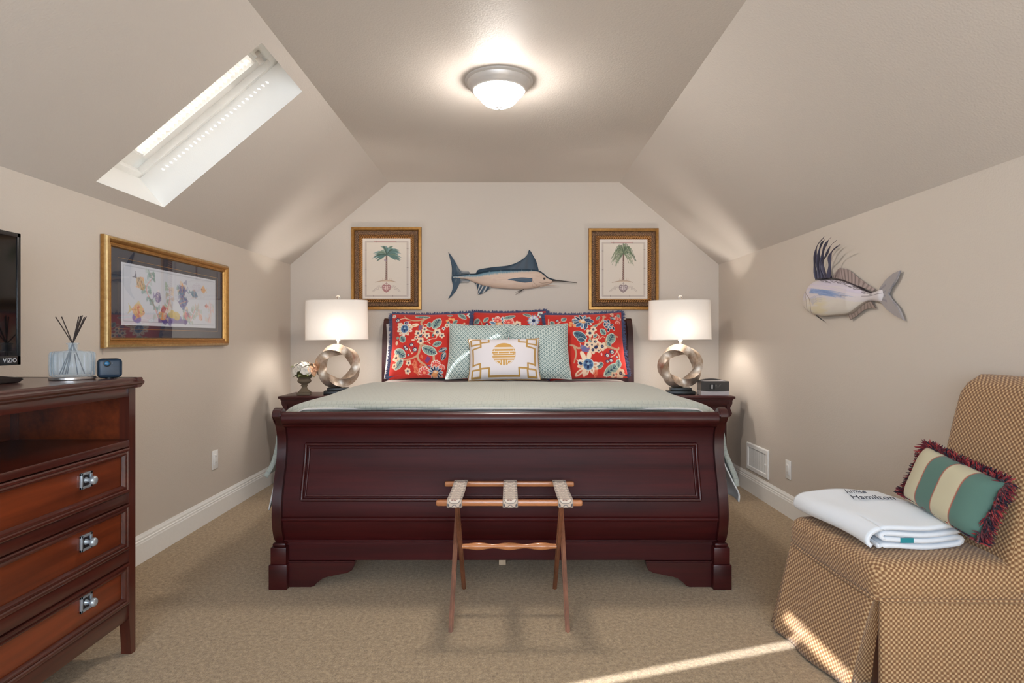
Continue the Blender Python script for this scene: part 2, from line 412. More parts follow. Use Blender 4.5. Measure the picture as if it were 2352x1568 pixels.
# ---------------------------------------------------------------- pillows
def pillow_sheet(w, h, t, ear, nx, ny, sign=1, puff=.55):
    s = np.linspace(-1, 1, nx)[None, :]; v = np.linspace(1, -1, ny)[:, None]
    S, V = np.broadcast_arrays(s, v)
    x = w / 2 * S * (1 - ear * (1 - V * V)); z = h / 2 * V * (1 - ear * (1 - S * S)) + h / 2
    y = -sign * t / 2 * ((1 - S ** 4) * (1 - V ** 4)) ** puff
    return np.stack([x, y, z], -1)
def pillow_edge(w, h, ear, n):
    out = []
    for k in range(n):
        a = 4 * k / n; e, f = int(a), 2 * (a % 1) - 1
        S, V = [(f, 1), (1, -f), (-f, -1), (-1, f)][e]
        p = Vector((w / 2 * S * (1 - ear * (1 - V * V)), 0, h / 2 * V * (1 - ear * (1 - S * S)) + h / 2))
        d = Vector([(f * .3 * abs(f) ** 4, 0, 1), (1, 0, -f * .3 * abs(f) ** 4), (-f * .3 * abs(f) ** 4, 0, -1), (-1, 0, f * .3 * abs(f) ** 4)][e]).normalized()
        out.append((p, d))
    return out
def fringe(bm, edge, length, r, spread, nmat=1, lift=.006, weights=None):
    for p, d in edge:
        mi = rng.choice(nmat, p=weights) if nmat > 1 else 0
        L = length * random.uniform(.65, 1.1)
        dd = (d + Vector((random.gauss(0, spread), random.gauss(0, spread), random.gauss(0, spread)))).normalized()
        sag = Vector((0, 0, -L * .18))
        if p.z < .03: dd = Vector((dd.x, -1.0 if dd.y < .2 else 1.0, .25)).normalized(); sag = Vector((0, 0, -.004))
        a = p - d * lift
        pts = [a, a + dd * L * .55, a + dd * L + sag]
        tube(bm, pts, [r, r * 1.15, r * .35], 4, mi)
SUN_E, SKY_E, EXPO = 34.0, 13.0, -0.2
# ================================================================ SETTING
bm = bmesh.new()
q = [bm.verts.new(p) for p in ((XL - .1, YF - .1, 0), (XR + .1, YF - .1, 0), (XR + .1, YB + .1, 0), (XL - .1, YB + .1, 0))]; bm.faces.new(q)
structure(finish(bm, 'floor', 'carpet', smooth=False))
def wall(name, pts, m='wall'):
    b = bmesh.new(); b.faces.new([b.verts.new(p) for p in pts]); return structure(finish(b, name, m, smooth=False))
wall('wall_back', [(XL, YB, 0), (XR, YB, 0), (XR, YB, ZK), (XCR, YB, ZC), (XCL, YB, ZC), (XL, YB, ZK)])
wall('wall_left', [(XL, YF, 0), (XL, YB, 0), (XL, YB, ZK), (XL, YF, ZK)])
wall('wall_right', [(XR, YB, 0), (XR, YF, 0), (XR, YF, ZK), (XR, YB, ZK)])
# the wall behind the camera, with a wide window
WX0, WX1, WZ0, WZ1 = -1.42, 1.46, .55, 1.92
bm = bmesh.new()
def poly(b, pts): b.faces.new([b.verts.new(p) for p in pts])
poly(bm, [(XL, YF, 0), (XR, YF, 0), (XR, YF, WZ0), (XL, YF, WZ0)])
poly(bm, [(XL, YF, WZ0), (WX0, YF, WZ0), (WX0, YF, ZK), (XL, YF, ZK)])
poly(bm, [(WX1, YF, WZ0), (XR, YF, WZ0), (XR, YF, ZK), (WX1, YF, ZK)])
xl = lambda z: XL + (z - ZK) * (XCL - XL) / (ZC - ZK)
xr = lambda z: XR + (z - ZK) * (XCR - XR) / (ZC - ZK)
poly(bm, [(XL, YF, ZK), (WX0, YF, ZK), (WX0, YF, WZ1), (xl(WZ1), YF, WZ1)])
poly(bm, [(WX1, YF, ZK), (XR, YF, ZK), (xr(WZ1), YF, WZ1), (WX1, YF, WZ1)])
poly(bm, [(xl(WZ1), YF, WZ1), (xr(WZ1), YF, WZ1), (XCR, YF, ZC), (XCL, YF, ZC)])
structure(finish(bm, 'wall_front', 'wall', smooth=False))
bm = bmesh.new()
for a, b_, c, d in ((WX0, WX0 + .06, WZ0, WZ1), (WX1 - .06, WX1, WZ0, WZ1), (WX0, WX1, WZ0, WZ0 + .06), (WX0, WX1, WZ1 - .06, WZ1), (-.54, -.48, WZ0, WZ1), (.37, .43, WZ0, WZ1)):
    box(bm, a, b_, YF - .06, YF + .02, c, d)
wf = structure(finish(bm, 'window_3', 'white_trim', smooth=False))
bm = bmesh.new(); poly(bm, [(WX0, YF - .03, WZ0), (WX1, YF - .03, WZ0), (WX1, YF - .03, WZ1), (WX0, YF - .03, WZ1)])
finish(bm, 'window_pane', 'pane', wf, smooth=False)
# ceiling: flat strip, two slopes, two skylight openings in the slope over the dresser
slope = Vector((XCL - XL, 0, ZC - ZK)); SL = slope.length; sdir = slope / SL; snorm = Vector((-sdir.z, 0, sdir.x))
def on_slope(t, Y, d=0.0):
    p = Vector((XL, Y, ZK)) + sdir * t + snorm * d; return p
T0, T1 = .084, 1.036
SKY = [(2.650, 3.168), (-1.34, -.32)]
T1B = 1.098
SUNV = Vector((.90, 1.22, -1.0)).normalized()
ys = [YF, -1.34, -.32, 2.650, 3.168, YB]; ts = [0, T0, T1, T1B, SL]
bm = bmesh.new()
for i in range(5):
    for j in range(4):
        if (j == 1 and i in (1, 3)) or (j == 2 and i == 1): continue
        poly(bm, [on_slope(ts[j], ys[i]), on_slope(ts[j], ys[i + 1]), on_slope(ts[j + 1], ys[i + 1]), on_slope(ts[j + 1], ys[i])])
poly(bm, [(XCL, YF, ZC), (XCR, YF, ZC), (XCR, YB, ZC), (XCL, YB, ZC)])
poly(bm, [(XR, YF, ZK), (XR, YB, ZK), (XCR, YB, ZC), (XCR, YF, ZC)])
bmesh.ops.remove_doubles(bm, verts=bm.verts[:], dist=1e-5)
structure(finish(bm, 'ceiling', 'ceiling', smooth=False))

def skylight(name, y0, y1, slit=False, T1=T1):
    D = .20                                                    # plastered shaft, then the roof window's own frame and sash
    bm = bmesh.new()
    c0 = [on_slope(T0, y0), on_slope(T0, y1), on_slope(T1, y1), on_slope(T1, y0)]
    c1 = [on_slope(T0 + .0, y0, D), on_slope(T0 + .0, y1, D), on_slope(T1, y1, D), on_slope(T1, y0, D)]
    for k in range(4): poly(bm, [c0[k], c0[(k + 1) % 4], c1[(k + 1) % 4], c1[k]])
    root = structure(finish(bm, name, 'shaft', smooth=False))
    def slab(b, t0, t1, ya, yb, d0, d1, r=0):
        vs = box(b, t0, t1, ya, yb, d0, d1, r)
        for v in vs: v.co = on_slope(v.co.x, v.co.y, v.co.z)
    bm = bmesh.new()
    e = .02; fr_ = .012 if slit else .03
    for (a, b_, c, d) in ((T0 - .03, T0 + .03, y0 - .03, y1 + .03), (T1 - fr_, T1 + .03, y0 - .03, y1 + .03), (T0, T1, y0 - .03, y0 + e), (T0, T1, y1 - e, y1 + .03)):
        slab(bm, a, b_, c, d, D - .002, D + .10)
    finish(bm, 'window_frame', 'white_trim', root, smooth=False)
    bm = bmesh.new(); w = .012 if slit else .045
    i0, i1, k0, k1 = T0 + .03, T1 - fr_, y0 + e, y1 - e
    for (a, b_, c, d) in ((i0, i0 + w + .03, k0, k1), (i1 - w, i1, k0, k1), (i0, i1, k0, k0 + w), (i0, i1, k1 - w, k1)):
        slab(bm, a, b_, c, d, D + .035, D + .09)
    finish(bm, 'sash', 'white_trim', root, smooth=False)
    bm = bmesh.new(); slab(bm, i0 + w, i1 - w, k0 + w, k1 - w, D + .075, D + .08)
    finish(bm, 'window_pane', 'pane', root, smooth=False)
    # pleated blind with a row of cord holes near each edge
    bm = bmesh.new(); n = 27; a0, a1 = i0 + .085, i1 - w - .02
    ya, yb = k0 + w, k1 - w
    cuts = [ya, ya + .050, ya + .063, yb - .028, yb - .018, yb]
    for i in range(0 if slit else n):
        t0, t1 = a0 + (a1 - a0) * i / n, a0 + (a1 - a0) * (i + 1) / n; tm = (t0 + t1) / 2
        da, db = D + .060, D + .046
        for (p, q2, dp, dq, hole) in ((t0, tm, da, db, True), (tm, t1, db, da, False)):
            for k in range(5):
                if k in (1, 3) and hole:
                    fr2 = .12 if k == 1 else .2; u0, u1 = p + (q2 - p) * fr2, p + (q2 - p) * (1 - fr2)
                    segs = [(p, u0), (u1, q2)]
                else: segs = [(p, q2)]
                for s0, s1 in segs:
                    d0 = dp + (dq - dp) * (s0 - p) / (q2 - p); d1 = dp + (dq - dp) * (s1 - p) / (q2 - p)
                    poly(bm, [on_slope(s0, cuts[k], d0), on_slope(s0, cuts[k + 1], d0), on_slope(s1, cuts[k + 1], d1), on_slope(s1, cuts[k], d1)])
    if slit:                                                    # unseen blind, cut with a slit and top gap so sun streaks carpet and chair
        dB = D + .05
        def back(p):
            p = Vector(p); k = (snorm.dot(p - Vector((XL, 0, ZK))) - dB) / snorm.dot(SUNV); q = p - SUNV * k; return (q - Vector((XL, 0, ZK)) - snorm * dB).dot(sdir), q.y
        (ta, sa_), (tb_, sb_) = back((.271, 1.99, 0)), back((1.035, 2.24, 0)); ys_ = lambda t: sa_ + (t - ta) * (sb_ - sa_) / (tb_ - ta)
        tg, tu, hw, t00 = 1.034, 1.066, .0085, i0
        for q in ([(t00, k0), (t00, ys_(t00) - hw), (tg, ys_(tg) - hw), (tg, k0)], [(t00, ys_(t00) + hw), (t00, k1), (tg, k1), (tg, ys_(tg) + hw)], [(tu, k0), (tu, k1), (i1, k1), (i1, k0)], [(tg, k0), (tg, -1.25), (tu, -1.25), (tu, k0)], [(tg, -.83), (tg, k1), (tu, k1), (tu, -.83)]):
            poly(bm, [on_slope(t, y, dB) for t, y in q])
    bl = finish(bm, 'pleated_blind', 'blind', root, smooth=False)
    bm = bmesh.new()
    slab(bm, a0 - .022, a0, ya, yb, D + .04, D + .064, .003); slab(bm, a1, a1 + .02, ya, yb, D + .04, D + .064, .003)
    finish(bm, 'blind_rail', 'white_trim', bl, smooth=False)
    bm = bmesh.new()                                            # window catch at the top edge
    slab(bm, i1 - .032, i1 - .008, (y0 + y1) / 2 + .13, (y0 + y1) / 2 + .17, D + .015, D + .036, .004)
    slab(bm, i1 - .05, i1 - .02, (y0 + y1) / 2 + .143, (y0 + y1) / 2 + .157, D - .02, D + .02, .004)
    finish(bm, 'window_catch', 'nickel', root)
    bm = bmesh.new()
    tube(bm, smooth_path([on_slope(i0 + .02, y0 + .17, D + .03), on_slope(i0 + .03, y0 + .175, D - .01), on_slope(i0 + .015, y0 + .20, D - .03), on_slope(i0, y0 + .225, D - .005), on_slope(i0 + .01, y0 + .23, D + .03)], 4), .005, 6)
    finish(bm, 'pull_handle', 'white_trim', root)
    return root
skylight('window_1', SKY[0][0], SKY[0][1])
skylight('window_2', SKY[1][0], SKY[1][1], True, T1B)
# baseboards: stepped profile run along each wall
def baseboard(name, p0, p1, inward):
    prof = [(0, 0), (.016, 0), (.016, .098), (.0135, .104), (.0135, .112), (.010, .116), (.010, .126), (.005, .136), (.003, .1425), (0, .1425)]
    p0, p1, n = Vector(p0), Vector(p1), Vector(inward)
    b = bmesh.new(); prism(b, prof, lambda p, q, t: (p0 + (p1 - p0) * t + n * p + Vector((0, 0, q))), 0, 1)
    return structure(finish(b, name, 'white_trim', smooth=False))
baseboard('baseboard_left', (XL, YF, 0), (XL, YB, 0), (1, 0, 0))
baseboard('baseboard_right', (XR, YF, 0), (XR, YB, 0), (-1, 0, 0))
baseboard('baseboard_back', (XL, YB, 0), (XR, YB, 0), (0, -1, 0))
baseboard('baseboard_front', (XL, YF, 0), (XR, YF, 0), (0, 1, 0))

# ================================================================ SLEIGH BED
BX = -.046                                                        # bed axis
zs = [.2075, .27, .34, .42, .50, .56, .62, .68, .73, .765, .79]
yf = [2.767, 2.742, 2.733, 2.742, 2.765, 2.785, 2.797, 2.797, 2.782, 2.757, 2.740]
zz = np.linspace(.2075, .79, 45)
def smooth_interp(z, xs, ys):
    pts = smooth_path([(a, b) for a, b in zip(xs, ys)], 12); return np.interp(z, [p[0] for p in pts], [p[1] for p in pts])
front = smooth_interp(zz, zs, yf)
bed = Thing('sleigh_bed', 'dark cherry wood sleigh bed with curved footboard, standing in the middle of the room', 'bed', (BX, 3.9, 0))
scroll = [(2.766 + .036 * math.cos(a), .788 + .036 * math.sin(a)) for a in np.linspace(PI * 1.02, -PI * .25, 14)]
back_edge = [(f + .068, z) for f, z in zip(front, zz)][:-5]
post_prof = [(f, z) for f, z in zip(front[:-2], zz[:-2])] + scroll + back_edge[::-1]
for s in (-1, 1):
    x0, x1 = sorted((BX + s * 1.040, BX + s * .998))
    bm = bmesh.new(); prism(bm, post_prof, YZ, x0, x1)
    bmesh.ops.bevel(bm, geom=[e for e in bm.edges if abs(e.verts[0].co.x - e.verts[1].co.x) < 1e-6], offset=.005, segments=2, affect='EDGES')
    post = bed.add('footboard_post', bm, 'bed_wood_up')
    bm = bmesh.new(); a, b_ = sorted((BX + s * 1.052, BX + s * .968))
    box(bm, a, b_, 2.726, 2.85, 0, .113, .004); box(bm, a + .006, b_ - .006, 2.733, 2.845, .113, .190, .004); box(bm, a + .012, b_ - .012, 2.740, 2.84, .19, .2075, .006)
    bed.add('post_base', bm, 'bed_wood', post)
    bm = bmesh.new()                                              # bracket foot, scrolled lower edge
    br = [(661, 1289), (814, 1289), (813, 1297), (808, 1309), (796, 1316), (775, 1319), (754, 1321), (741, 1325), (733, 1331), (726, 1339), (721, 1345), (713, 1348), (661, 1348)]
    pts = [((px - 1148.5) * 2.76 / F * (1 if s < 0 else -1) + BX + (0 if s < 0 else 0), H - (py - CY) * 2.76 / F) for px, py in br]
    prism(bm, pts, XZ, 2.757, 2.80)
    bmesh.ops.bevel(bm, geom=[e for e in bm.edges if e.verts[0].co.y < 2.76 and e.verts[1].co.y < 2.76], offset=.004, segments=2, affect='EDGES')
    bed.add('bracket_foot', bm, 'bed_wood', smooth=True)
# curved panel of the footboard, with half-round mouldings run across it
def panel_prof(bumps):
    z = np.linspace(.2, .745, 110); y = smooth_interp(z, zs, yf) + .024
    for z0, w, h in bumps: y = y - h * np.sqrt(np.clip(1 - ((z - z0) / w) ** 2, 0, 1))
    return list(zip(y, z))
pp = panel_prof([(.312, .012, .014), (.205, .010, .016)])
prof = [(2.772, .120), (2.772, .192)] + pp + [(2.80, .752), (2.838, .752)] + [(float(smooth_interp(z, zs, yf)) + .056, z) for z in np.linspace(.73, .21, 16)] + [(2.83, .2), (2.83, .12)]
bm = bmesh.new(); prism(bm, prof, YZ, BX - .999, BX + .999)
bed.add('footboard_panel', bm, 'bed_panel', angle=30)
bm = bmesh.new()                                                   # rolled top rail
roll = [(2.766 + .030 * math.cos(a), .775 + .030 * math.sin(a)) for a in np.linspace(0, 2 * PI, 25)[:-1]]
prism(bm, roll, YZ, BX - .999, BX + .999)
cove = [(2.752, .757), (2.762, .742), (2.779, .730), (2.812, .728), (2.812, .775), (2.76, .775)]
prism(bm, cove, YZ, BX - .999, BX + .999)
bed.add('top_rail', bm, 'bed_wood', angle=50)
bm = bmesh.new()                                                   # rectangular bead on the panel
def bead(hw, z0, z1, r, lift):
    ring = []
    for x, z in [(-hw + 2 * hw * i / 6, z1) for i in range(6)] + [(hw, z1 + (z0 - z1) * i / 14) for i in range(14)] + [(hw - 2 * hw * i / 6, z0) for i in range(6)] + [(-hw, z0 + (z1 - z0) * i / 14) for i in range(14)]:
        ring.append(Vector((BX + .003 + x, float(smooth_interp(z, zs, yf)) + .024 - lift, z)))
    n = len(ring)
    for i in range(n): tube(bm, [ring[i], ring[(i + 1) % n]], r, 8)
bead(.916, .401, .646, .0085, .003); bead(.899, .418, .629, .005, .001)
bed.add('panel_moulding', bm, 'bed_wood', angle=60)
# headboard, rolled away from the sleeper
hz = np.linspace(.1, 1.30, 30)
hy = smooth_interp(hz, [.1, .4, .7, .95, 1.12, 1.22, 1.30], [5.02, 4.99, 4.975, 4.98, 4.995, 5.02, 5.06])
hp = list(zip(hy, hz)) + [(5.09, 1.315), (5.115, 1.30), (5.125, 1.275), (5.115, 1.25), (5.09, 1.24)] + [(y + .055, z) for y, z in zip(hy, hz) if z < 1.2][::-1]
for s in (-1, 1):
    x0, x1 = sorted((BX + .026 + s * 1.045, BX + .026 + s * 1.0)); bm = bmesh.new(); prism(bm, hp, YZ, x0, x1)
    pst = bed.add('headboard_post', bm, 'bed_wood_up')
    bm = bmesh.new(); box(bm, x0 - .012, x1 + .012, 4.985, 5.10, 0, .19, .004); bed.add('post_base', bm, 'bed_wood', pst)
hp2 = [(y + .02, z) for y, z in zip(hy, hz) if z > .25] + [(5.09, 1.305), (5.11, 1.29)] + [(y + .05, z) for y, z in zip(hy, hz) if .25 < z < 1.2][::-1]
bm = bmesh.new(); prism(bm, hp2, YZ, BX - .98, BX + 1.03); bed.add('headboard_panel', bm, 'bed_wood')
for s in (-1, 1):
    x0, x1 = sorted((BX + s * .985, BX + s * 1.015)); bm = bmesh.new(); box(bm, x0, x1, 2.83, 4.99, .19, .40, .004); bed.add('side_rail', bm, 'bed_wood')
bm = bmesh.new(); box(bm, BX - .985, BX + .985, 2.86, 4.96, .185, .21); bed.add('slat_base', bm, 'pale_wood', smooth=False)
bm = bmesh.new(); box(bm, -.058, -.022, 3.03, 3.07, 0, .186, .003); o = bed.add('support_leg', bm, 'pale_wood'); o['label'] = 'pale bare wood support leg under the bed'

bm = bmesh.new(); box(bm, BX - .965, BX + .965, 2.90, 4.94, .211, .800, .05, 4)
tag(finish(bm, 'mattress', 'white_cotton'), 'thick white mattress lying in the sleigh bed under the sheet and quilt', 'mattress')

def drape(name, y0, y1, ny, prof, mat, hem, zl, foot=0.0, thick=.02, seed=1, right_prof=None, puff=0):
    r2 = np.random.default_rng(seed)
    def side(pr):
        p = np.array(smooth_path(pr, 10)); s = np.concatenate([[0], np.cumsum(np.hypot(*np.diff(p, axis=0).T))]); return p, s
    pl, sl = side(prof); pr, sr = side(right_prof or prof)
    n = 130
    S = np.concatenate([-np.linspace(sl[-1], 0, n)[:-1], np.linspace(0, sr[-1], n)])
    Ys = np.linspace(0, 1, ny) ** 1.0 * (y1 - y0) + y0
    P = np.zeros((ny, len(S), 3)); UV = np.zeros((ny, len(S), 2))
    for i, Y in enumerate(Ys):
        for sg, p, s in ((-1, pl, sl), (1, pr, sr)):
            m = (S < 0) if sg < 0 else (S >= 0); a = np.abs(S[m])
            x, z = np.interp(a, s, p[:, 0]), np.interp(a, s, p[:, 1])
            fall = np.clip((.80 - z) / .3, 0, 1)
            rip = (math.sin(Y * 11 + sg) + .6 * math.sin(Y * 23 + 2)) * .012
            x = x + fall * rip
            zt = z + puff * np.clip(1 - fall * 3, 0, 1) * (np.sin(x * 9 + Y * 3) * .4 + np.sin(x * 4 - Y * 7) * .6)
            e = max(0, (y0 + .05 - Y) / .05)
            zt = zt - foot * e * e * np.clip(1 - fall, 0, 1) * (1 + .9 * x * x)
            P[i, m, 0] = BX + sg * x; P[i, m, 1] = Y; P[i, m, 2] = zt
            wav = np.sin(x * 7 + 1.3) * .012 + np.sin(x * 17) * .005
            if foot: P[i, m, 1] += wav * max(0, (y0 + .3 - Y) / .3)
        UV[i, :, 0] = S; UV[i, :, 1] = Y
    o = grid_mesh(name, P, mat, uv=UV)
    md = o.modifiers.new('thickness', 'SOLIDIFY'); md.thickness = thick; md.offset = 0
    return o
Q = [(0, .826), (.5, .826), (.82, .826), (.94, .820), (1.015, .800), (1.055, .760), (1.07, .71), (1.085, .62), (1.11, .54), (1.145, .475)]
QR = [(0, .826), (.5, .826), (.82, .826), (.94, .820), (1.01, .800), (1.05, .760), (1.065, .71), (1.075, .62), (1.10, .54), (1.125, .47), (1.132, .43)]
o = drape('quilt', 2.888, 4.26, 120, Q, 'quilt', 0, 0, foot=.022, thick=.022, right_prof=QR, puff=.005)
tag(o, 'sage green quilted bedspread spread over the bed and hanging down both sides', 'quilt')
SH = [(0, .806), (.6, .806), (.9, .804), (.965, .792), (.995, .76), (1.015, .68), (1.05, .58), (1.09, .47), (1.125, .32)]
SR = [(0, .806), (.6, .806), (.9, .804), (.965, .792), (.995, .76), (1.015, .68), (1.05, .58), (1.10, .47), (1.135, .40), (1.135, .36)]
o = drape('bed_sheet', 2.875, 4.95, 120, SH, 'sheet', 0, 0, foot=.0, thick=.006, right_prof=SR, seed=3)
tag(o, 'white sheet over the mattress, showing below the quilt and under the pillows', 'bed sheet')
# ================================================================ PILLOWS
RED, NAVY, SAGE, CREAM, TAN, CORAL, ORANGE, PALE, BLUE = (196, 52, 43), (38, 48, 84), (142, 164, 152), (232, 208, 180), (196, 160, 130), (222, 96, 88), (226, 160, 104), (214, 220, 212), (92, 124, 160)
def blossom(c, x, y, r, petal=CREAM, mid=NAVY, n=5, ph=0.3):
    for k in range(n):
        a = ph + 2 * PI * k / n; c.ell(x + r * .58 * math.cos(a), y + r * .58 * math.sin(a), r * .48, r * .40, math.degrees(a), petal)
    c.ell(x, y, r * .36, r * .36, 0, mid); c.ell(x, y, r * .15, r * .15, 0, (130, 120, 130))
def leaf(c, x, y, a, b, rot, fill=SAGE, vein=(44, 66, 92), edge=(206, 214, 200)):
    R = math.radians(rot); C, S_ = math.cos(R), math.sin(R)
    def sh(k): return [(x + (a * k * math.cos(t)) * C - b * k * math.sin(t) * abs(math.sin(t)) ** .35 * S_, y + (a * k * math.cos(t)) * S_ + b * k * math.sin(t) * abs(math.sin(t)) ** .35 * C) for t in np.linspace(0, 2 * PI, 26)[:-1]]
    c.poly(sh(1.0), edge); c.poly(sh(.88), fill)
    c.line([(x - a * .85 * C, y - a * .85 * S_), (x + a * .85 * C, y + a * .85 * S_)], b * .14, vein)
    for f in (-.5, -.15, .2, .5):
        bx, by = x + a * f * C, y + a * f * S_; w = b * .62 * (1 - abs(f) * .6)
        for sg in (-1, 1):
            ex, ey = a * .28, sg * w; c.line([(bx, by), (bx + ex * C - ey * S_, by + ex * S_ + ey * C)], b * .20, vein, b * .08)
def bud(c, x, y, r, a=0):
    for k in range(7):
        t = a + 2 * PI * k / 7; c.line([(x, y), (x + r * 1.1 * math.cos(t), y + r * 1.1 * math.sin(t))], r * .5, NAVY, r * .1)
    c.ell(x, y, r * .72, r * .7, 0, NAVY); c.ell(x + r * .1, y + r * .1, r * .5, r * .48, 0, PALE); c.ell(x, y + r * .15, r * .2, r * .2, 0, NAVY)
def big_blue(c, x, y, r, rot=0):
    for k, a in enumerate((200, 235, 320, 350, 20, 60, 95, 130, 165)):
        t = math.radians(a + rot); c.ell(x + r * 1.15 * math.cos(t), y + r * 1.05 * math.sin(t), r * .62, r * .34, a + rot, CREAM if k % 2 else (238, 224, 208)); c.ell(x + r * 1.1 * math.cos(t), y + r * 1.0 * math.sin(t), r * .3, r * .12, a + rot, (206, 150, 118))
    c.ell(x, y, r * .92, r * .98, 0, PALE); c.ell(x, y, r * .8, r * .86, 0, BLUE)
    for k in range(5):
        t = 2 * PI * k / 5 + .4; c.ell(x + r * .42 * math.cos(t), y + r * .42 * math.sin(t), r * .30, r * .2, math.degrees(t), NAVY if k % 2 else (58, 84, 128))
    c.ell(x, y - r * .1, r * .22, r * .2, 0, (150, 176, 196))
def peony(c, x, y, r, cols=(PALE, NAVY, BLUE)):
    for k in range(11):
        t = 2 * PI * k / 11; c.ell(x + r * .72 * math.cos(t), y + r * .55 * math.sin(t), r * .42, r * .2, math.degrees(t), cols[0])
        c.ell(x + r * .66 * math.cos(t), y + r * .5 * math.sin(t), r * .36, r * .13, math.degrees(t), cols[1] if k % 3 else cols[2])
    c.ell(x, y, r * .4, r * .26, 0, ORANGE); c.ell(x, y - r * .05, r * .22, r * .12, 0, CREAM)
def coralflower(c, x, y, r):
    for k in range(6):
        t = PI + PI * k / 5; c.ell(x + r * .6 * math.cos(t), y + r * .6 * math.sin(t), r * .45, r * .34, math.degrees(t), (240, 222, 210)); c.ell(x + r * .52 * math.cos(t), y + r * .52 * math.sin(t), r * .38, r * .27, math.degrees(t), CORAL)
    c.ell(x, y, r * .5, r * .4, 0, (214, 74, 70)); c.ell(x, y, r * .25, r * .2, 0, (240, 160, 130))
def sprig(c, x, y, r, rot, col=(92, 72, 128)):
    t = math.radians(rot); c.line([(x, y), (x + r * 2 * math.cos(t), y + r * 2 * math.sin(t))], r * .2, col)
    for k in range(5):
        f = .3 + .4 * k
        for sg in (-1, 1): c.ell(x + r * f * math.cos(t) - sg * r * .4 * math.sin(t), y + r * f * math.sin(t) + sg * r * .4 * math.cos(t), r * .36, r * .16, rot + sg * 50, col)
def twigs(c, x, y, r, rot, col=(226, 140, 104)):
    for k in range(5):
        t = math.radians(rot - 50 + 25 * k); ex, ey = x + r * math.cos(t), y + r * math.sin(t); c.line([(x, y), (ex, ey)], r * .09, col)
        for sg in (-1, 1): c.line([(x + (ex - x) * .6, y + (ey - y) * .6), (ex + sg * r * .25 * math.sin(t), ey - sg * r * .25 * math.cos(t))], r * .07, col)
NX = 236
def art_left():
    c = Canvas(130, 1640, 130, 1420, NX, NX - 30, RED)
    c.curve([(400, 215), (470, 275), (580, 312), (690, 310), (800, 280), (885, 230)], 16, TAN, 34)
    c.curve([(790, 290), (742, 360), (775, 430), (830, 490), (900, 530), (1010, 560)], 44, TAN, 22)
    c.curve([(780, 760), (740, 880), (715, 1000), (640, 1062), (520, 1098), (340, 1090)], 52, TAN, 22)
    c.curve([(695, 1030), (740, 1130), (850, 1210), (912, 1290), (945, 1345)], 46, TAN, 16)
    c.curve([(760, 790), (870, 850), (960, 930), (1010, 1030), (1020, 1160)], 40, TAN, 44)
    for p in ([(590, 990), (560, 930), (530, 880)], [(590, 990), (640, 930)], [(840, 750), (960, 700), (1040, 690), (1060, 640)], [(880, 740), (940, 800)], [(300, 285), (400, 260), (450, 270)], [(800, 390), (870, 410)], [(540, 340), (470, 330)]): c.curve(p, 13, CREAM)
    leaf(c, 1040, 380, 130, 92, -62); leaf(c, 905, 410, 62, 58, -100); leaf(c, 385, 690, 78, 66, 55); leaf(c, 1075, 800, 95, 58, -20); leaf(c, 925, 930, 165, 92, 25)
    leaf(c, 1500, 220, 105, 50, 35); leaf(c, 755, 228, 150, 34, 4); leaf(c, 1390, 355, 55, 40, -50); leaf(c, 350, 970, 140, 92, 35); leaf(c, 340, 1180, 120, 74, -50); leaf(c, 1270, 200, 60, 26, 5); leaf(c, 985, 625, 26, 40, 10)
    leaf(c, 1185, 920, 90, 44, -25, NAVY, PALE, SAGE); leaf(c, 1200, 1040, 90, 50, -70, NAVY, PALE, SAGE); leaf(c, 745, 625, 30, 44, 20, (90, 96, 120))
    big_blue(c, 420, 485, 92); c.ell(450, 368, 46, 42, 0, PALE); c.ell(450, 368, 34, 32, 0, NAVY); c.ell(455, 372, 14, 24, 30, (150, 110, 150))
    c.ell(620, 415, 78, 36, -15, (240, 218, 190)); c.ell(600, 422, 40, 14, -15, (222, 168, 120))
    bud(c, 265, 295, 62); c.ell(310, 390, 40, 30, 30, CREAM)
    for a in ((690, 580, 66), (815, 500, 56), (800, 572, 46), (868, 630, 62), (750, 735, 72), (1065, 565, 76), (1158, 630, 54), (660, 670, 40), (905, 720, 22)): blossom(c, *a)
    c.ell(600, 715, 34, 14, 0, CREAM); sprig(c, 720, 520, 50, -80, (104, 104, 140))
    bud(c, 570, 810, 50); bud(c, 640, 905, 58); bud(c, 470, 890, 46); bud(c, 440, 850, 44); bud(c, 520, 1010, 34)
    coralflower(c, 1055, 1215, 95); coralflower(c, 1160, 1265, 64); coralflower(c, 830, 1345, 110); peony(c, 1040, 1340, 125); c.ell(1010, 1385, 56, 32, 0, ORANGE)
    blossom(c, 535, 1165, 54); blossom(c, 520, 1310, 56, CREAM, NAVY, 6); twigs(c, 600, 1195, 100, 0); twigs(c, 640, 1330, 100, -20); twigs(c, 770, 1180, 60, 60); twigs(c, 760, 1060, 46, -20)
    sprig(c, 870, 1160, 56, -60); c.ell(925, 1228, 36, 14, 5, NAVY); c.ell(928, 1228, 22, 7, 5, (190, 120, 160))
    blossom(c, 275, 1050, 74, (222, 190, 160), (90, 60, 60)); blossom(c, 250, 1200, 54, (222, 190, 160), (90, 60, 60)); c.ell(280, 660, 30, 30, 0, SAGE); c.ell(265, 760, 28, 40, 0, CREAM)
    for x, y in ((1285, 280), (1350, 300), (1245, 330)): c.ell(x, y, 34, 28, 40, ORANGE)
    leaf(c, 1260, 370, 40, 30, 100); leaf(c, 1400, 430, 56, 32, 20); blossom(c, 1245, 430, 44); blossom(c, 1185, 490, 36, PALE); blossom(c, 1635, 180, 56, PALE); blossom(c, 185, 200, 40, PALE, CORAL)
    for k in range(6): c.ell(1540 + 22 * math.cos(k), 370 + 18 * k, 17, 12, 30 * k, ORANGE if k % 2 else CREAM)
    return c.C
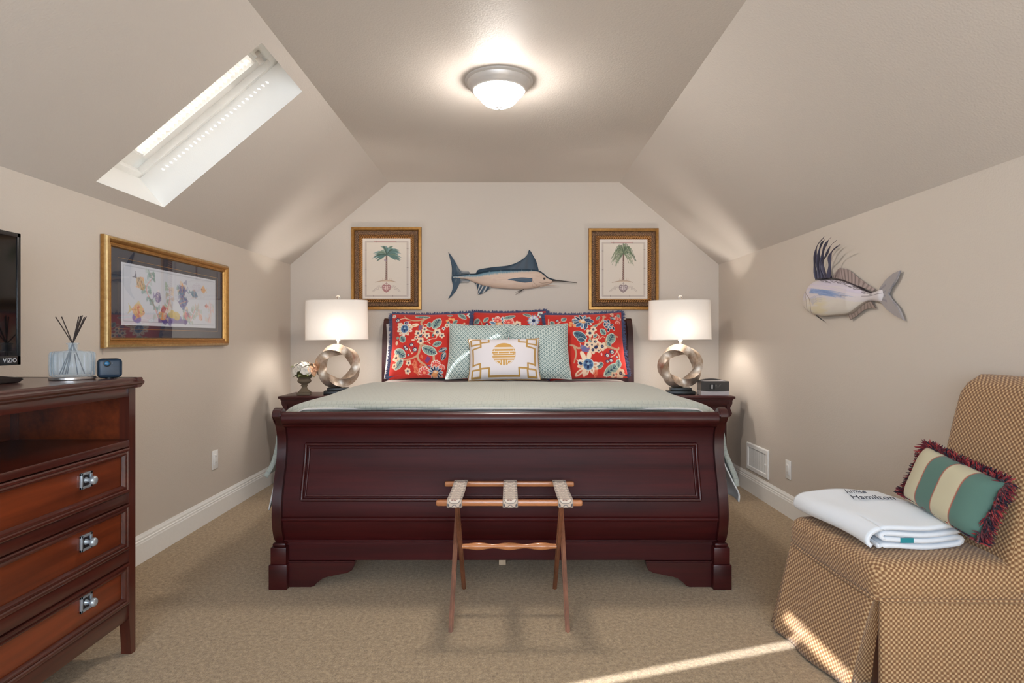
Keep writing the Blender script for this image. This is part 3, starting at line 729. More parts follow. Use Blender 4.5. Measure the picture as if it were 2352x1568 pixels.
def art_right():
    c = Canvas(80, 1580, 90, 1420, NX, NX - 28, RED)
    c.curve([(1210, 180), (1160, 300), (1060, 380), (960, 420)], 30, TAN, 40); c.line([(1180, 240), (1240, 210)], 14, TAN); c.line([(1120, 340), (1095, 300)], 12, TAN); c.line([(1190, 250), (1170, 180)], 14, TAN)
    c.curve([(890, 600), (870, 720), (760, 820), (640, 860), (560, 810), (490, 790)], 44, TAN, 36); c.curve([(560, 820), (590, 960), (560, 1080), (540, 1150)], 44, TAN, 18)
    c.curve([(1000, 830), (1180, 840), (1330, 880), (1420, 900), (1450, 860)], 60, TAN, 30); c.curve([(1190, 820), (1190, 720), (1250, 640), (1340, 620), (1440, 640)], 36, TAN, 28); c.curve([(1390, 900), (1440, 1040), (1420, 1250)], 30, TAN, 16)
    for p in ([(130, 460), (120, 330), (140, 210)], [(230, 440), (250, 360), (350, 290)], [(1260, 1060), (1340, 1010), (1400, 940)], [(1000, 560), (1060, 620), (1050, 680)], [(1070, 690), (1130, 640), (1180, 660)], [(690, 830), (680, 760)], [(590, 1080), (640, 1150)], [(790, 700), (800, 760)]): c.curve(p, 13, CREAM)
    peony(c, 770, 290, 175)
    leaf(c, 895, 280, 110, 50, 20, NAVY, BLUE, PALE); leaf(c, 820, 400, 100, 36, -70, NAVY, BLUE, PALE); leaf(c, 690, 370, 80, 44, -30, BLUE, NAVY, PALE); leaf(c, 610, 290, 50, 26, 20, NAVY, PALE, SAGE)
    for x, y in ((545, 330), (520, 380), (600, 390)): c.ell(x, y, 36, 26, 40, ORANGE)
    leaf(c, 690, 600, 150, 88, 30, (84, 112, 128)); leaf(c, 710, 690, 80, 52, 10, (84, 112, 128)); leaf(c, 1150, 540, 80, 58, 55); leaf(c, 1300, 680, 120, 96, -60); leaf(c, 1250, 790, 60, 50, 60)
    leaf(c, 190, 305, 50, 46, 60); leaf(c, 420, 240, 62, 46, -30); leaf(c, 390, 400, 62, 44, 30); leaf(c, 1080, 230, 66, 30, -50); leaf(c, 985, 620, 50, 34, -40); leaf(c, 1025, 1220, 90, 58, -35); leaf(c, 1010, 410, 50, 28, -40); leaf(c, 890, 720, 56, 22, 30)
    for a in ((290, 265, 38), (290, 415, 38), (170, 405, 40)): bud(c, *a)
    for k, (x, y) in enumerate(((1220, 320), (1280, 320), (1200, 380), (1270, 390), (1330, 400), (1230, 440), (1300, 450), (1370, 470), (1260, 500))): c.ell(x, y, 46, 28, 40 + 30 * k, PALE); c.ell(x, y, 36, 20, 40 + 30 * k, NAVY if k % 3 else BLUE)
    for a in ((890, 555, 84), (965, 480, 64), (980, 735, 76), (820, 795, 64), (910, 800, 52), (1110, 840, 90), (920, 905, 84), (1030, 920, 46)): blossom(c, *a)
    sprig(c, 700, 880, 74, 10, (100, 110, 160)); sprig(c, 800, 870, 60, -160, (100, 110, 160)); c.ell(985, 850, 44, 30, -40, NAVY)
    big_blue(c, 810, 1190, 120, 40); c.ell(720, 1010, 44, 92, -25, (240, 218, 190)); c.ell(840, 1010, 44, 80, 10, (240, 218, 190)); c.ell(650, 1330, 100, 46, -35, (236, 206, 180)); c.ell(650, 1330, 60, 20, -35, (206, 100, 80)); c.ell(740, 1340, 40, 66, 0, (236, 206, 180)); c.ell(660, 1165, 54, 40, 30, PALE); c.ell(662, 1165, 40, 27, 30, NAVY)
    bud(c, 1290, 950, 62); bud(c, 1190, 1020, 56); bud(c, 1250, 1120, 52); bud(c, 1180, 1140, 40); bud(c, 1380, 1050, 34); c.ell(1080, 1000, 16, 32, 0, (240, 180, 180))
    leaf(c, 1260, 1290, 190, 90, -35); leaf(c, 1400, 1180, 90, 60, -80); blossom(c, 1430, 1350, 90, (222, 190, 160), (90, 60, 60), 6); blossom(c, 1290, 1385, 54, (222, 190, 160), (90, 60, 60))
    leaf(c, 1370, 250, 60, 34, 20, NAVY, PALE, SAGE); coralflower(c, 1480, 260, 74); coralflower(c, 1470, 350, 50); blossom(c, 1500, 190, 40, SAGE, NAVY); twigs(c, 1330, 150, 70, 0, CREAM); twigs(c, 900, 1350, 90, 0)
    return c.C
def art_middle():
    c = Canvas(560, 1800, -110, 920, NX, NX - 30, RED)
    for p in ([(700, 60), (740, 150), (830, 190)], [(1130, 180), (1270, 160), (1330, 190)], [(690, 400), (800, 300), (900, 260)]): c.curve(p, 16, TAN)
    peony(c, 1010, 120, 150); coralflower(c, 985, 60, 74); coralflower(c, 1170, 90, 90); blossom(c, 1320, 135, 66, CREAM, NAVY, 6)
    for k in range(14):
        t = 2 * PI * k / 14; c.ell(1590 + 66 * math.cos(t), 70 + 62 * math.sin(t), 46, 14, math.degrees(t), PALE if k % 2 else (176, 184, 214)); c.line([(1590 + 90 * math.cos(t), 70 + 86 * math.sin(t)), (1590 + 112 * math.cos(t), 70 + 104 * math.sin(t))], 10, NAVY)
    c.ell(1590, 70, 30, 28, 0, NAVY)
    leaf(c, 630, 60, 60, 44, -30); leaf(c, 790, 40, 60, 34, -40); leaf(c, 690, 200, 64, 50, 60); leaf(c, 1180, 0, 110, 34, -12); bud(c, 640, 140, 40); bud(c, 800, 120, 40); blossom(c, 1700, -40, 54, PALE); leaf(c, 1480, -30, 80, 30, 20)
    for k in range(9): x, y = 640 + (k * 397) % 1060, 330 + (k * 211) % 540; (leaf if k % 2 else blossom)(c, x, y, 70, *((44, 40 * k) if k % 2 else ()))
    return c.C
def sham(label, cx, cy, cz, w, h, art, tilt, yaw=0, roll=0):
    t = Thing('red_floral_pillow', label, 'pillow', (cx, cy, cz), (-math.radians(tilt), math.radians(roll), math.radians(yaw)), 'red floral pillows along the headboard')
    ny, nx = art.shape[:2]
    grid_mesh('pillow_cover', pillow_sheet(w, h, .20, .05, nx, ny), 'cloth_paint', paint=art, extra=[(pillow_sheet(w, h, .17, .05, 30, 30, -1), lin(RED), None)], parent=t.o)
    bm = bmesh.new(); fringe(bm, pillow_edge(w, h, .05, 1200), .042, .0036, .13, lift=.012)
    f = t.add('fringe', bm, 'navy_fringe', smooth=False); f['label'] = 'navy brush fringe'
    return t
sham('red floral square pillow with navy fringe, standing beside the lamp over the flower urn', -.640, 4.70, .822, .640, .545, art_left(), 16, -3, -.6)
sham('red floral pillow mostly hidden behind the two teal patterned pillows', .000, 4.80, .822, .610, .560, art_middle(), 14, 0, -1)
sham('red floral square pillow with navy fringe, standing beside the lamp over the dark card box', .612, 4.70, .822, .630, .545, art_right(), 16, 3, -2)
t = pillow_sheet(.66, .46, .12, .04, 40, 40)
tag(grid_mesh('white_sleeping_pillow', t, 'white_cotton', extra=[(pillow_sheet(.66, .46, .10, .04, 30, 30, -1), None, None)]), 'plain white sleeping pillow leaning on the headboard, peeking out behind a red floral pillow', 'pillow')
o = bpy.data.objects['white_sleeping_pillow']; o.location = (-.700, 4.895, .815); o.rotation_euler = (-math.radians(12), 0, 0)

def art_teal(rot):
    n = 330; c = Canvas(0, .46, 0, .46, n, n, (205, 215, 209)); X, Y = (c.X, c.Y) if not rot else (c.Y, c.X)
    p, a, TL = .040, .034, (76, 108, 113)
    u, v = X / p + Y / a, X / p - Y / a
    tri = lambda w: np.abs((w % 1) - .5)
    c.blend((np.maximum(tri(u), tri(v)) - .405) * 26 + .3, TL, .92)
    fu, fv = (u % 1) - .5, (v % 1) - .5; dx, dy = fu + fv, fu - fv
    c.blend((.185 - np.hypot(dx * .75, dy)) * 16, TL, .95)
    c.blend(np.minimum(.05 - np.abs(np.abs(dy) - .30), .34 - np.abs(dx)) * 30 + .3, TL, .8)
    c.blend((.05 - np.abs(dx)) * 26 * (np.abs(dy) > .58) , TL, .7)
    return c.C
def teal(label, cx, cy, w, h, art, tilt, yaw, roll):
    t = Thing('teal_patterned_pillow', label, 'pillow', (cx, cy, .838), (-math.radians(tilt), math.radians(roll), math.radians(yaw)), 'teal geometric pillows in the middle row')
    ny, nx = art.shape[:2]
    grid_mesh('pillow_cover', pillow_sheet(w, h, .17, .06, nx, ny), 'cloth_paint', paint=art, extra=[(pillow_sheet(w, h, .15, .06, 30, 30, -1), lin((190, 202, 196)), None)], parent=t.o)
    bm = bmesh.new(); e = pillow_edge(w, h, .06, 160); tube(bm, [p for p, d in e] + [e[0][0]], .0042, 6)
    o = t.add('piping', bm, 'piping'); o['label'] = 'pale corded edge'
teal('teal geometric pillow with an upright pattern, on the flower urn side', -.250, 4.46, .462, .435, art_teal(True), 17, -4, 1)
teal('teal geometric pillow with crosswise rows and a bright sun patch', .225, 4.46, .462, .435, art_teal(False), 17, 4, -1)
def art_lumbar():
    G = (176, 138, 78); c = Canvas(545, 1680, 415, 1110, 260, 166, (216, 210, 214)); W = 27
    for sx in (lambda x: x, lambda x: 2225 - x):
        L = lambda pts, w=W: c.line([(sx(a), b) for a, b in pts], w, G)
        L([(580, 450), (735, 450), (735, 545), (580, 555), (580, 450)]); L([(735, 520), (870, 505), (870, 410)]); L([(735, 545), (735, 595), (598, 625), (604, 905)])
        L([(600, 975), (735, 975), (735, 1088), (600, 1088), (600, 975)]); L([(604, 905), (625, 893), (722, 878), (726, 975)]); L([(735, 962), (872, 958), (872, 1078)])
    c.line([(872, 1078), (1353, 1078)], W, G)
    cx, cy, R = 1112, 722, 196; ins = (R - np.hypot(c.X - cx, c.Y - cy)) / c.px + .5; keep = c.C.copy(); c.blend(ins, (196, 152, 84)); Wt = (222, 214, 210)
    o0 = c.Y; c.Y = c.Y - 22
    for y, x0, x1 in ((588, 960, 1264), (608, 920, 1304)): c.line([(x0, y), (x1, y)], 13, Wt)
    c.line([(955, 630), (955, 655), (1005, 655)], 14, Wt); c.line([(1270, 630), (1270, 655), (1219, 655)], 14, Wt); c.line([(1020, 690), (1020, 655), (1204, 655), (1204, 690)], 14, Wt)
    c.line([(930, 695), (930, 730), (1294, 730), (1294, 695)], 14, Wt); c.line([(960, 697), (1264, 697)], 13, Wt); c.line([(900, 655), (940, 655)], 14, Wt); c.line([(1284, 655), (1324, 655)], 14, Wt)
    c.line([(912, 770), (1312, 770)], 15, Wt); c.line([(912, 790), (1312, 790)], 10, Wt)
    for sg in (-1, 1): c.line([(cx + sg * 24, 815), (cx + sg * 24, 905)], 15, Wt); c.line([(cx + sg * 150, 815), (cx + sg * 60, 815), (cx + sg * 60, 850)], 13, Wt); c.line([(cx + sg * 150, 818), (cx + sg * 66, 880)], 13, Wt)
    c.Y = o0; out = np.clip(1 - ins, 0, 1)[..., None]; c.C = c.C * (1 - out) + keep * out
    return c.C
t = Thing('white_lumbar_pillow', 'small white oblong pillow with gold corner keys and a round gold medallion', 'pillow', (-.042, 4.285, .845), (-math.radians(20), math.radians(-1), 0))
art = art_lumbar(); grid_mesh('pillow_cover', pillow_sheet(.515, .315, .15, .05, art.shape[1], art.shape[0]), 'cloth_paint', paint=art, extra=[(pillow_sheet(.515, .315, .13, .05, 30, 30, -1), lin((212, 206, 208)), None)], parent=t.o)
bm = bmesh.new(); e = pillow_edge(.515, .315, .05, 140); tube(bm, [p for p, d in e] + [e[0][0]], .0036, 6); t.add('piping', bm, 'gold_piping')['label'] = 'gold corded edge'

# ================================================================ NIGHTSTANDS
def nightstand(label, x0, x1, grp):
    cx = (x0 + x1) / 2; t = Thing('nightstand', label, 'nightstand', (cx, 4.70, 0), group=grp)
    y0, y1, zt = 4.50, 4.875, .711
    bm = bmesh.new(); box(bm, x0, x1, y0, y1, zt - .020, zt, .005); box(bm, x0 + .012, x1 - .012, y0 + .012, y1, zt - .032, zt - .02, .004); t.add('table_top', bm, 'bed_wood')
    bm = bmesh.new()                                              # frieze with a bulging ogee face: a drawer front
    pr = [(.018, zt - .032), (.018, zt - .055), (.024, zt - .072), (.032, zt - .082), (.034, zt - .094), (.026, zt - .112), (.020, zt - .130), (.026, zt - .146), (.036, zt - .156), (.06, zt - .158), (.06, zt - .032)]
    prism(bm, pr, lambda p, q, s: (s, y0 + p, q), x0 + .045, x1 - .045)
    for s in (-1, 1):
        ex = x0 if s < 0 else x1
        prism(bm, pr, lambda p, q, s2, ex=ex, s=s: (ex - s * p, s2, q), y0 + .02, y1 - .01)
    t.add('frieze_drawer', bm, 'bed_wood', angle=50)
    bm = bmesh.new(); box(bm, x0 + .052, x1 - .052, y0 + .045, y1 - .01, .10, zt - .033, .003); t.add('cabinet_body', bm, 'bed_wood')
    for k in range(2):
        z0 = .14 + k * .20; bm = bmesh.new(); box(bm, x0 + .075, x1 - .075, y0 + .032, y0 + .05, z0, z0 + .185, .006); d = t.add('drawer_front', bm, 'bed_wood')
        bm = bmesh.new(); ball(bm, (cx, y0 + .018, z0 + .093), .014); t.add('drawer_knob', bm, 'bed_wood', d)
    for s in (0, 1):
        for yy in (y0 + .03, y1 - .07):
            bm = bmesh.new(); xx = x0 + .045 if not s else x1 - .105; box(bm, xx, xx + .06, yy, yy + .06, 0, .10, .006); t.add('foot', bm, 'bed_wood')
nightstand('dark cherry nightstand in the corner under the flower urn and lamp', -1.741, -1.235, 'nightstands beside the bed')
nightstand('dark cherry nightstand in the corner under the dark card box and lamp', 1.165, 1.689, 'nightstands beside the bed')

# ================================================================ TABLE LAMPS
LAMP_W = 13.0
def table_lamp(label, x, y, rotz, tilt):
    t = Thing('table_lamp', label, 'lamp', (x, y, .711), (0, 0, rotz), 'matching table lamps on the nightstands')
    bm = bmesh.new(); box(bm, -.105, .105, -.06, .06, 0, .026, .003); t.add('base', bm, 'black_satin')
    bm = bmesh.new(); box(bm, -.080, .080, -.05, .05, .026, .050, .003); t.add('plinth', bm, 'black_satin')
    R, a = .130, .0325; zc = .050 + R + a * 1.12; n, m = 180, 56; P = np.zeros((m + 1, n + 1, 3))
    for i in range(n + 1):
        ph = 2 * PI * i / n
        for j in range(m + 1):
            sd, fr = divmod(j, m // 4); f = -1 + 2 * fr / (m // 4); u, v = [(a, a * f), (-a * f, a), (-a, -a * f), (a * f, -a)][sd % 4]
            tw = -1.25 * ph + .5; uu, vv = u * math.cos(tw) - v * math.sin(tw), u * math.sin(tw) + v * math.cos(tw)
            P[j, i] = ((R + uu) * math.sin(ph), vv, zc + (R + uu) * math.cos(ph))
    o = grid_mesh('twisted_ring', P, 'lamp_metal', parent=t.o); o.data.update()
    bm = bmesh.new(); bm.from_mesh(o.data); bmesh.ops.remove_doubles(bm, verts=bm.verts[:], dist=1e-4); bmesh.ops.recalc_face_normals(bm, faces=bm.faces[:]); bm.to_mesh(o.data); bm.free(); o.data.set_sharp_from_angle(angle=math.radians(28))
    top = zc + R + a * 1.1
    bm = bmesh.new(); lathe(bm, [(0, top - .008), (.014, top - .008), (.014, top + .004), (.009, top + .006), (.009, top + .06), (.012, top + .062), (.012, top + .075), (0, top + .075)], n=20); t.add('neck', bm, 'nickel')
    z0, z1 = .424, .729
    def ring(z, w, d):
        e = 2.7; out = []
        for k in range(96):
            q = 2 * PI * k / 96; out.append((np.sign(math.cos(q)) * abs(math.cos(q)) ** (2 / e) * w, np.sign(math.sin(q)) * abs(math.sin(q)) ** (2 / e) * d, z))
        return out
    rows = [ring(z0 + (z1 - z0) * i / 10, .2375 - .0035 * i / 10, .125 - .002 * i / 10) for i in range(11)]
    sh = grid_mesh('lamp_shade', np.array(rows), 'shade', close_u=True, parent=t.o); sh.rotation_euler = (0, tilt, 0)
    for zz_, w in ((z0, .2375), (z1, .234)):
        bm = bmesh.new(); rr = ring(zz_, w, w * .527); tube(bm, rr + [rr[0]], .0022, 5); finish(bm, 'shade_hem', 'shade', sh)
    bm = bmesh.new()                                              # harp, spider and bulb
    tube(bm, [(-.232, 0, z1 - .006), (.232, 0, z1 - .006)], .002, 6); tube(bm, [(0, -.12, z1 - .006), (0, .12, z1 - .006)], .002, 6)
    tube(bm, smooth_path([(-.008, 0, .42), (-.05, 0, .50), (-.055, 0, .60), (-.03, 0, .69), (0, 0, z1 - .006), (.03, 0, .69), (.055, 0, .60), (.05, 0, .50), (.008, 0, .42)], 5), .002, 6)
    t.add('shade_harp', bm, 'nickel')
    bm = bmesh.new(); lathe(bm, [(0, .42), (.014, .42), (.014, .465), (.018, .49), (.030, .525), (.032, .545), (.024, .566), (0, .576)], n=20); t.add('bulb', bm, 'bulb')
    bm = bmesh.new(); lathe(bm, [(0, z1 - .006), (.007, z1 - .006), (.007, z1 + .006), (.004, z1 + .012), (0, z1 + .012)], n=16); ball(bm, (0, 0, z1 + .026), .0165, 20, 12, 1); t.add('finial', bm, ['nickel', 'crystal'])
    return t
M['bulb'] = glow('lit_lamp_bulb', (1.0, .92, .83, 1), 260.0)
table_lamp('twisted ring table lamp with off white shade, beside the flower urn', -1.347, 4.70, .22, math.radians(-.8))
table_lamp('twisted ring table lamp with off white shade, beside the dark card box', 1.330, 4.70, -.12, math.radians(-.6))

# ================================================================ FLOWER URN
t = Thing('flower_urn', 'small stone urn of white and peach flowers on the nightstand', 'flower urn', (-1.583, 4.62, .711), (0, 0, .2))
bm = bmesh.new(); box(bm, -.050, .050, -.050, .050, 0, .020, .003); box(bm, -.043, .043, -.043, .043, .02, .028, .003)
lathe(bm, [(0, .028), (.040, .028), (.036, .036), (.024, .048), (.020, .062), (.022, .070), (.029, .074), (.022, .079), (.024, .084), (.044, .094), (.052, .106), (.050, .114), (.044, .122), (.046, .128), (.056, .134), (.052, .137), (0, .137)], n=28)
t.add('urn', bm, 'stone', angle=45)
def petal_flower(r):
    bm = bmesh.new()
    for k in range(5):
        a = 2 * PI * k / 5; d = Vector((math.cos(a), math.sin(a), 0)); s = Vector((-d.y, d.x, 0)); zu = Vector((0, 0, 1))
        mid = [d * r * f + zu * r * h for f, h in ((.08, 0), (.4, .22), (.75, .30), (1, .16))]; wd = [.06, .36, .46, .12]
        L = [bm.verts.new(p + s * r * w + zu * r * .08) for p, w in zip(mid, wd)]; Rr = [bm.verts.new(p - s * r * w + zu * r * .08) for p, w in zip(mid, wd)]; C = [bm.verts.new(p) for p in mid]
        for i in range(3): bm.faces.new([L[i], C[i], C[i + 1], L[i + 1]]); bm.faces.new([C[i], Rr[i], Rr[i + 1], C[i + 1]])
    ball(bm, (0, 0, r * .12), r * .16, 8, 5)
    return bm
wf_ = t.add('blossom', petal_flower(.030), 'petal_white'); pf_ = t.add('blossom', petal_flower(.032), 'petal_peach'); pf_['label'] = 'peach blossom'
bm = bmesh.new(); zrow = [(0, 0, 0), (.014, .010, .006), (.018, .026, .010), (.010, .042, .004), (0, .054, -.006)]
L = [bm.verts.new((a, b_, c_)) for a, b_, c_ in zrow]; Rr = [bm.verts.new((-a, b_, c_)) for a, b_, c_ in zrow[1:4]]; C = [bm.verts.new((0, b_, c_ * .4)) for a, b_, c_ in zrow[1:4]]
for A_, Bv in ((L, C), ):
    pass
seqs = ([L[0], L[1], C[0]], [L[1], L[2], C[1], C[0]], [L[2], L[3], C[2], C[1]], [L[3], L[4], C[2]], [L[0], C[0], Rr[0]], [C[0], C[1], Rr[1], Rr[0]], [C[1], C[2], Rr[2], Rr[1]], [C[2], L[4], Rr[2]])
for q in seqs: bm.faces.new(q)
lf_ = t.add('leaf', bm, 'leaf')
def place(o, p, d, roll, first):
    c = o if first else o.copy()
    if not first: COL.objects.link(c); c.parent = t.o
    d = Vector(d).normalized(); c.matrix_local = Matrix.Translation(p) @ d.to_track_quat('Z', 'Y').to_matrix().to_4x4() @ Matrix.Rotation(roll, 4, 'Z')
fst = {'w': True, 'p': True, 'l': True}
for k in range(46):
    el = math.asin(rng.uniform(-.25, 1)); az = k * 2.39996; d = Vector((math.cos(el) * math.cos(az), math.cos(el) * math.sin(az), math.sin(el)))
    p = Vector((0, 0, .180)) + Vector((d.x * .082, d.y * .072, d.z * .062)) * rng.uniform(.85, 1.05)
    kind = 'l' if k % 4 == 3 else ('p' if d.x > .45 else 'w')
    if kind == 'l': p = p * 1.0; dd = Vector((d.x, d.y, .3)); 
    place({'w': wf_, 'p': pf_, 'l': lf_}[kind], p, d if kind != 'l' else Vector((-d.x * .4, -d.y * .4, 1)), az if kind != 'l' else math.atan2(d.y, d.x) - PI / 2, fst[kind]); fst[kind] = False
for k in range(14):
    az = k * .45; d = Vector((math.cos(az), math.sin(az), 0)); place(lf_, Vector((d.x * .05, d.y * .045, .148 + .008 * (k % 3))), Vector((d.x * .2, d.y * .2, 1)), az - PI / 2, False)
bm = bmesh.new(); ball(bm, (0, 0, .165), .066, 18, 10, 0, (1, .9, .75)); t.add('foliage', bm, 'leaf_dark')['kind'] = 'stuff'

# ================================================================ DARK CARD BOX on the other nightstand
t = Thing('card_box', 'low dark grey box with an arched top and pale lower band, on the nightstand', 'box', (1.565, 4.64, .7115), (0, 0, -.02))
bm = bmesh.new(); w = .105; prism(bm, [(-w, .032), (w, .032), (w, .106), (-w, .106)], lambda p, q, s: (p, s, q), -.055, .055); t.add('box_body', bm, 'charcoal', smooth=False)
bm = bmesh.new(); prism(bm, [(-w - .001, 0), (w + .001, 0), (w + .001, .034), (.05, .029), (0, .028), (-.05, .029), (-w - .001, .034)], lambda p, q, s: (p, s, q), -.057, .055); b2 = t.add('pale_band', bm, 'paper_white', smooth=False)
bm = bmesh.new()
for x0, x1 in ((-.031, -.026), (-.024, -.005), (-.003, .003), (.006, .030)): box(bm, x0, x1, -.0575, -.0565, .0155, .0185)
finish(bm, 'band_lettering', 'mid_ink', b2, smooth=False)
bm = bmesh.new(); ar = [(-w + 2 * w * i / 16, .106 + .016 * math.sin(PI * i / 16)) for i in range(17)]; prism(bm, ar, lambda p, q, s: (p, s, q), .03, .055); t.add('arched_back', bm, 'charcoal', smooth=False)
bm = bmesh.new(); box(bm, -.08, .08, -.045, .028, .106, .1085); t.add('tray_contents', bm, 'paper_white', smooth=False)
bm = bmesh.new(); box(bm, -.044, -.002, -.0565, -.054, .046, .083); em = t.add('printed_emblem', bm, 'charcoal_dark', smooth=False)
bm = bmesh.new(); prism(bm, [(-.034, .050), (-.018, .048), (-.016, .079), (-.026, .081), (-.033, .077)], lambda p, q, s: (p, s, q), -.0575, -.056); finish(bm, 'emblem_shape', 'grey_plastic', em, smooth=False)
bm = bmesh.new()
for x0, x1, z0, z1 in ((.002, .006, .066, .080), (.010, .013, .066, .080), (.017, .027, .066, .069), (.031, .034, .066, .080), (.037, .044, .078, .081), (.004, .030, .058, .0595)): box(bm, x0, x1, -.0556, -.0548, z0, z1)
t.add('printed_lettering', bm, 'mid_ink', smooth=False)
# ================================================================ FRAMED PRINTS
BARK, INKG = (120, 92, 84), (150, 138, 130)
def palm_art(kind):
    c = Canvas(240, 1045, 280, 1300, 170, 216, (226, 216, 206))
    c.rect(285, 1000, 325, 1260, (222, 211, 198)); c.frame(295, 992, 338, 1250, 26, (176, 162, 152)); c.frame(295, 992, 338, 1250, 14, (204, 190, 180)); c.line([(440, 338), (800, 338)], 14, (190, 150, 146))
    for p in (480, 800): c.rect(p - 5, p + 5, 322, 354, INKG); c.rect(p - 60, p - 50, 1236, 1264, INKG)
    for p in (480, 800, 1080): c.rect(280, 310, p - 5, p + 5, INKG); c.rect(977, 1007, p - 30, p - 20, INKG)
    r = random.Random(4 + kind)
    top = (645, 560) if kind == 0 else (645, 520)
    c.line([(642, 540), (640, 985)], 25, BARK, 34)
    for k in range(26): c.ell(632 + (k % 3) * 9, 660 + k * 12.5, 5, 4, 20, (206, 176, 160))
    n = 60 if kind == 0 else 80
    for k in range(n):
        if kind == 0:
            a = math.radians(r.uniform(-38, 218)); L = r.uniform(150, 255); dx, dy = math.cos(a), -math.sin(a)
            ex, ey = top[0] + dx * L, top[1] + dy * L * .68 + 26 * abs(dx); mx, my = top[0] + dx * L * .5, top[1] + dy * L * .46 - 14
        else:
            a = math.radians(r.uniform(-60, 240)); L = r.uniform(120, 235); dx, dy = math.cos(a), -math.sin(a)
            ex, ey = top[0] + dx * L * .92, top[1] + dy * L * .62 + (.42 + r.uniform(0, .5)) * L * abs(dx); mx, my = top[0] + dx * L * .55, top[1] + dy * L * .62 - 26
        pts = smooth_path([top, (mx, my), (ex, ey)], 6)
        g = r.choice([(116, 136, 116), (96, 128, 122), (128, 158, 156), (80, 104, 92), (146, 164, 150)] if kind == 0 else [(112, 128, 98), (90, 112, 84), (140, 150, 120), (84, 96, 76)])
        if kind == 0:
            c.line(pts[:8], 8, g, 36); c.line(pts[7:], 36, g, 3); c.line(pts, 5, tuple(int(x * .66) for x in g), 2)
        else:
            c.line(pts, 10, g, 5)
            for i in range(3, len(pts), 2): c.line([pts[i], (pts[i][0] + dx * 8 + 4, pts[i][1] + 26)], 6, g, 2)
    if kind == 0:
        for k in range(6): c.ell(612 + 8 * (k % 3), 640 + 10 * (k // 2), 9, 12, 0, (170, 150, 160))
    c.poly([(440, 1024), (520, 1000), (600, 984), (690, 984), (770, 1004), (815, 1024), (700, 1008), (560, 1010)], (206, 180, 156)); c.curve([(450, 1020), (560, 994), (640, 984), (720, 992), (800, 1018)], 6, (160, 130, 112))
    for x in (570, 600, 690, 715): c.line([(x, 990), (x + 6, 955)], 4, (190, 160, 140))
    P_, Q_ = (172, 122, 120), (222, 196, 188)
    if kind: P_, Q_ = (150, 132, 132), (214, 202, 200)
    c.poly([(565, 1075), (600, 1055), (640, 1070), (680, 1055), (715, 1075), (705, 1140), (675, 1175), (638, 1195), (600, 1175), (572, 1140)], P_); c.poly([(585, 1085), (640, 1082), (698, 1085), (688, 1130), (640, 1165), (595, 1130)], Q_)
    for x in (610, 640, 668): c.line([(x, 1080), (x, 1150)], 8, P_)
    c.line([(638, 1015), (638, 1075)], 7, P_); c.line([(618, 1040), (658, 1040)], 7, P_); c.ell(600, 1105, 12, 10, 0, P_); c.ell(680, 1105, 12, 10, 0, P_); c.line([(600, 1150), (680, 1150)], 12, P_)
    for sg in (-1, 1):
        S_ = lambda p: [(640 + sg * (x - 640), y) for x, y in p]
        c.curve(S_([(725, 1110), (745, 1090), (775, 1090), (790, 1110), (780, 1130), (820, 1135), (860, 1170)]), 22, (160, 140, 130)); c.curve(S_([(725, 1110), (745, 1090), (775, 1090), (790, 1110), (780, 1130), (820, 1135), (860, 1170)]), 13, (224, 212, 200))
    return c.C
def mitred(bm, w, h, prof, mi_of=None):
    """frame moulding: prof = list of (inset from the outer edge, height off the wall), swept round a w x h rectangle; local x, z across, -y out of the wall"""
    rings = []
    for ins, ht in prof: rings.append([bm.verts.new((sx * (w / 2 - ins), -ht, sz * (h / 2 - ins))) for sx, sz in ((-1, -1), (1, -1), (1, 1), (-1, 1))])
    for i, (a, b_) in enumerate(zip(rings, rings[1:])):
        for k in range(4):
            f = bm.faces.new([a[k], a[(k + 1) % 4], b_[(k + 1) % 4], b_[k]])
            if mi_of: f.material_index = mi_of(i)
def flat_sheet(x0, x1, z0, z1, y, nx, ny):
    X, Z = np.meshgrid(np.linspace(x0, x1, nx), np.linspace(z1, z0, ny)); return np.stack([X, np.full_like(X, y), Z], -1)
def palm_print(label, px0, px1, py0, py1, kind, lean):
    Y = YB - .018; a, b_ = at(px0, py0, Y), at(px1, py1, Y); w, h = b_.x - a.x, a.z - b_.z
    t = Thing('framed_palm_print', label, 'picture', ((a.x + b_.x) / 2, YB - .001, (a.z + b_.z) / 2), (0, math.radians(lean), 0), 'palm prints flanking the marlin', True)
    k = w / 161
    bm = bmesh.new(); mitred(bm, w, h, [(0, 0), (0, .020), (.003, .026), (6 * k, .028), (7.5 * k, .020)]); f0 = t.add('outer_frame', bm, 'gold', angle=30)
    bm = bmesh.new(); mitred(bm, w, h, [(7 * k, .018), (9 * k, .026), (13 * k, .029), (17.5 * k, .020)]); t.add('carved_band', bm, 'carved', angle=30)
    bm = bmesh.new(); mitred(bm, w, h, [(16.5 * k, .016), (18 * k, .026), (19.5 * k, .026), (20 * k, .020), (22 * k, .026), (24.5 * k, .018), (25.5 * k, .010)]); t.add('rope_moulding', bm, 'rope', angle=30)
    iw, ih = w - 2 * 25 * k, h - 2 * 25 * k; art = palm_art(kind)
    grid_mesh('print', flat_sheet(-iw / 2, iw / 2, -ih / 2, ih / 2, -.009, art.shape[1], art.shape[0]), 'print_paint', paint=art, parent=t.o)
    bm = bmesh.new(); poly(bm, [(-iw / 2, -.0115, -ih / 2), (iw / 2, -.0115, -ih / 2), (iw / 2, -.0115, ih / 2), (-iw / 2, -.0115, ih / 2)]); t.add('glass', bm, 'print_glass', smooth=False)
palm_print('ornate gold framed print of a broad leaved palm, beside the tail of the marlin', 807, 968, 521.5, 711, 0, 0)
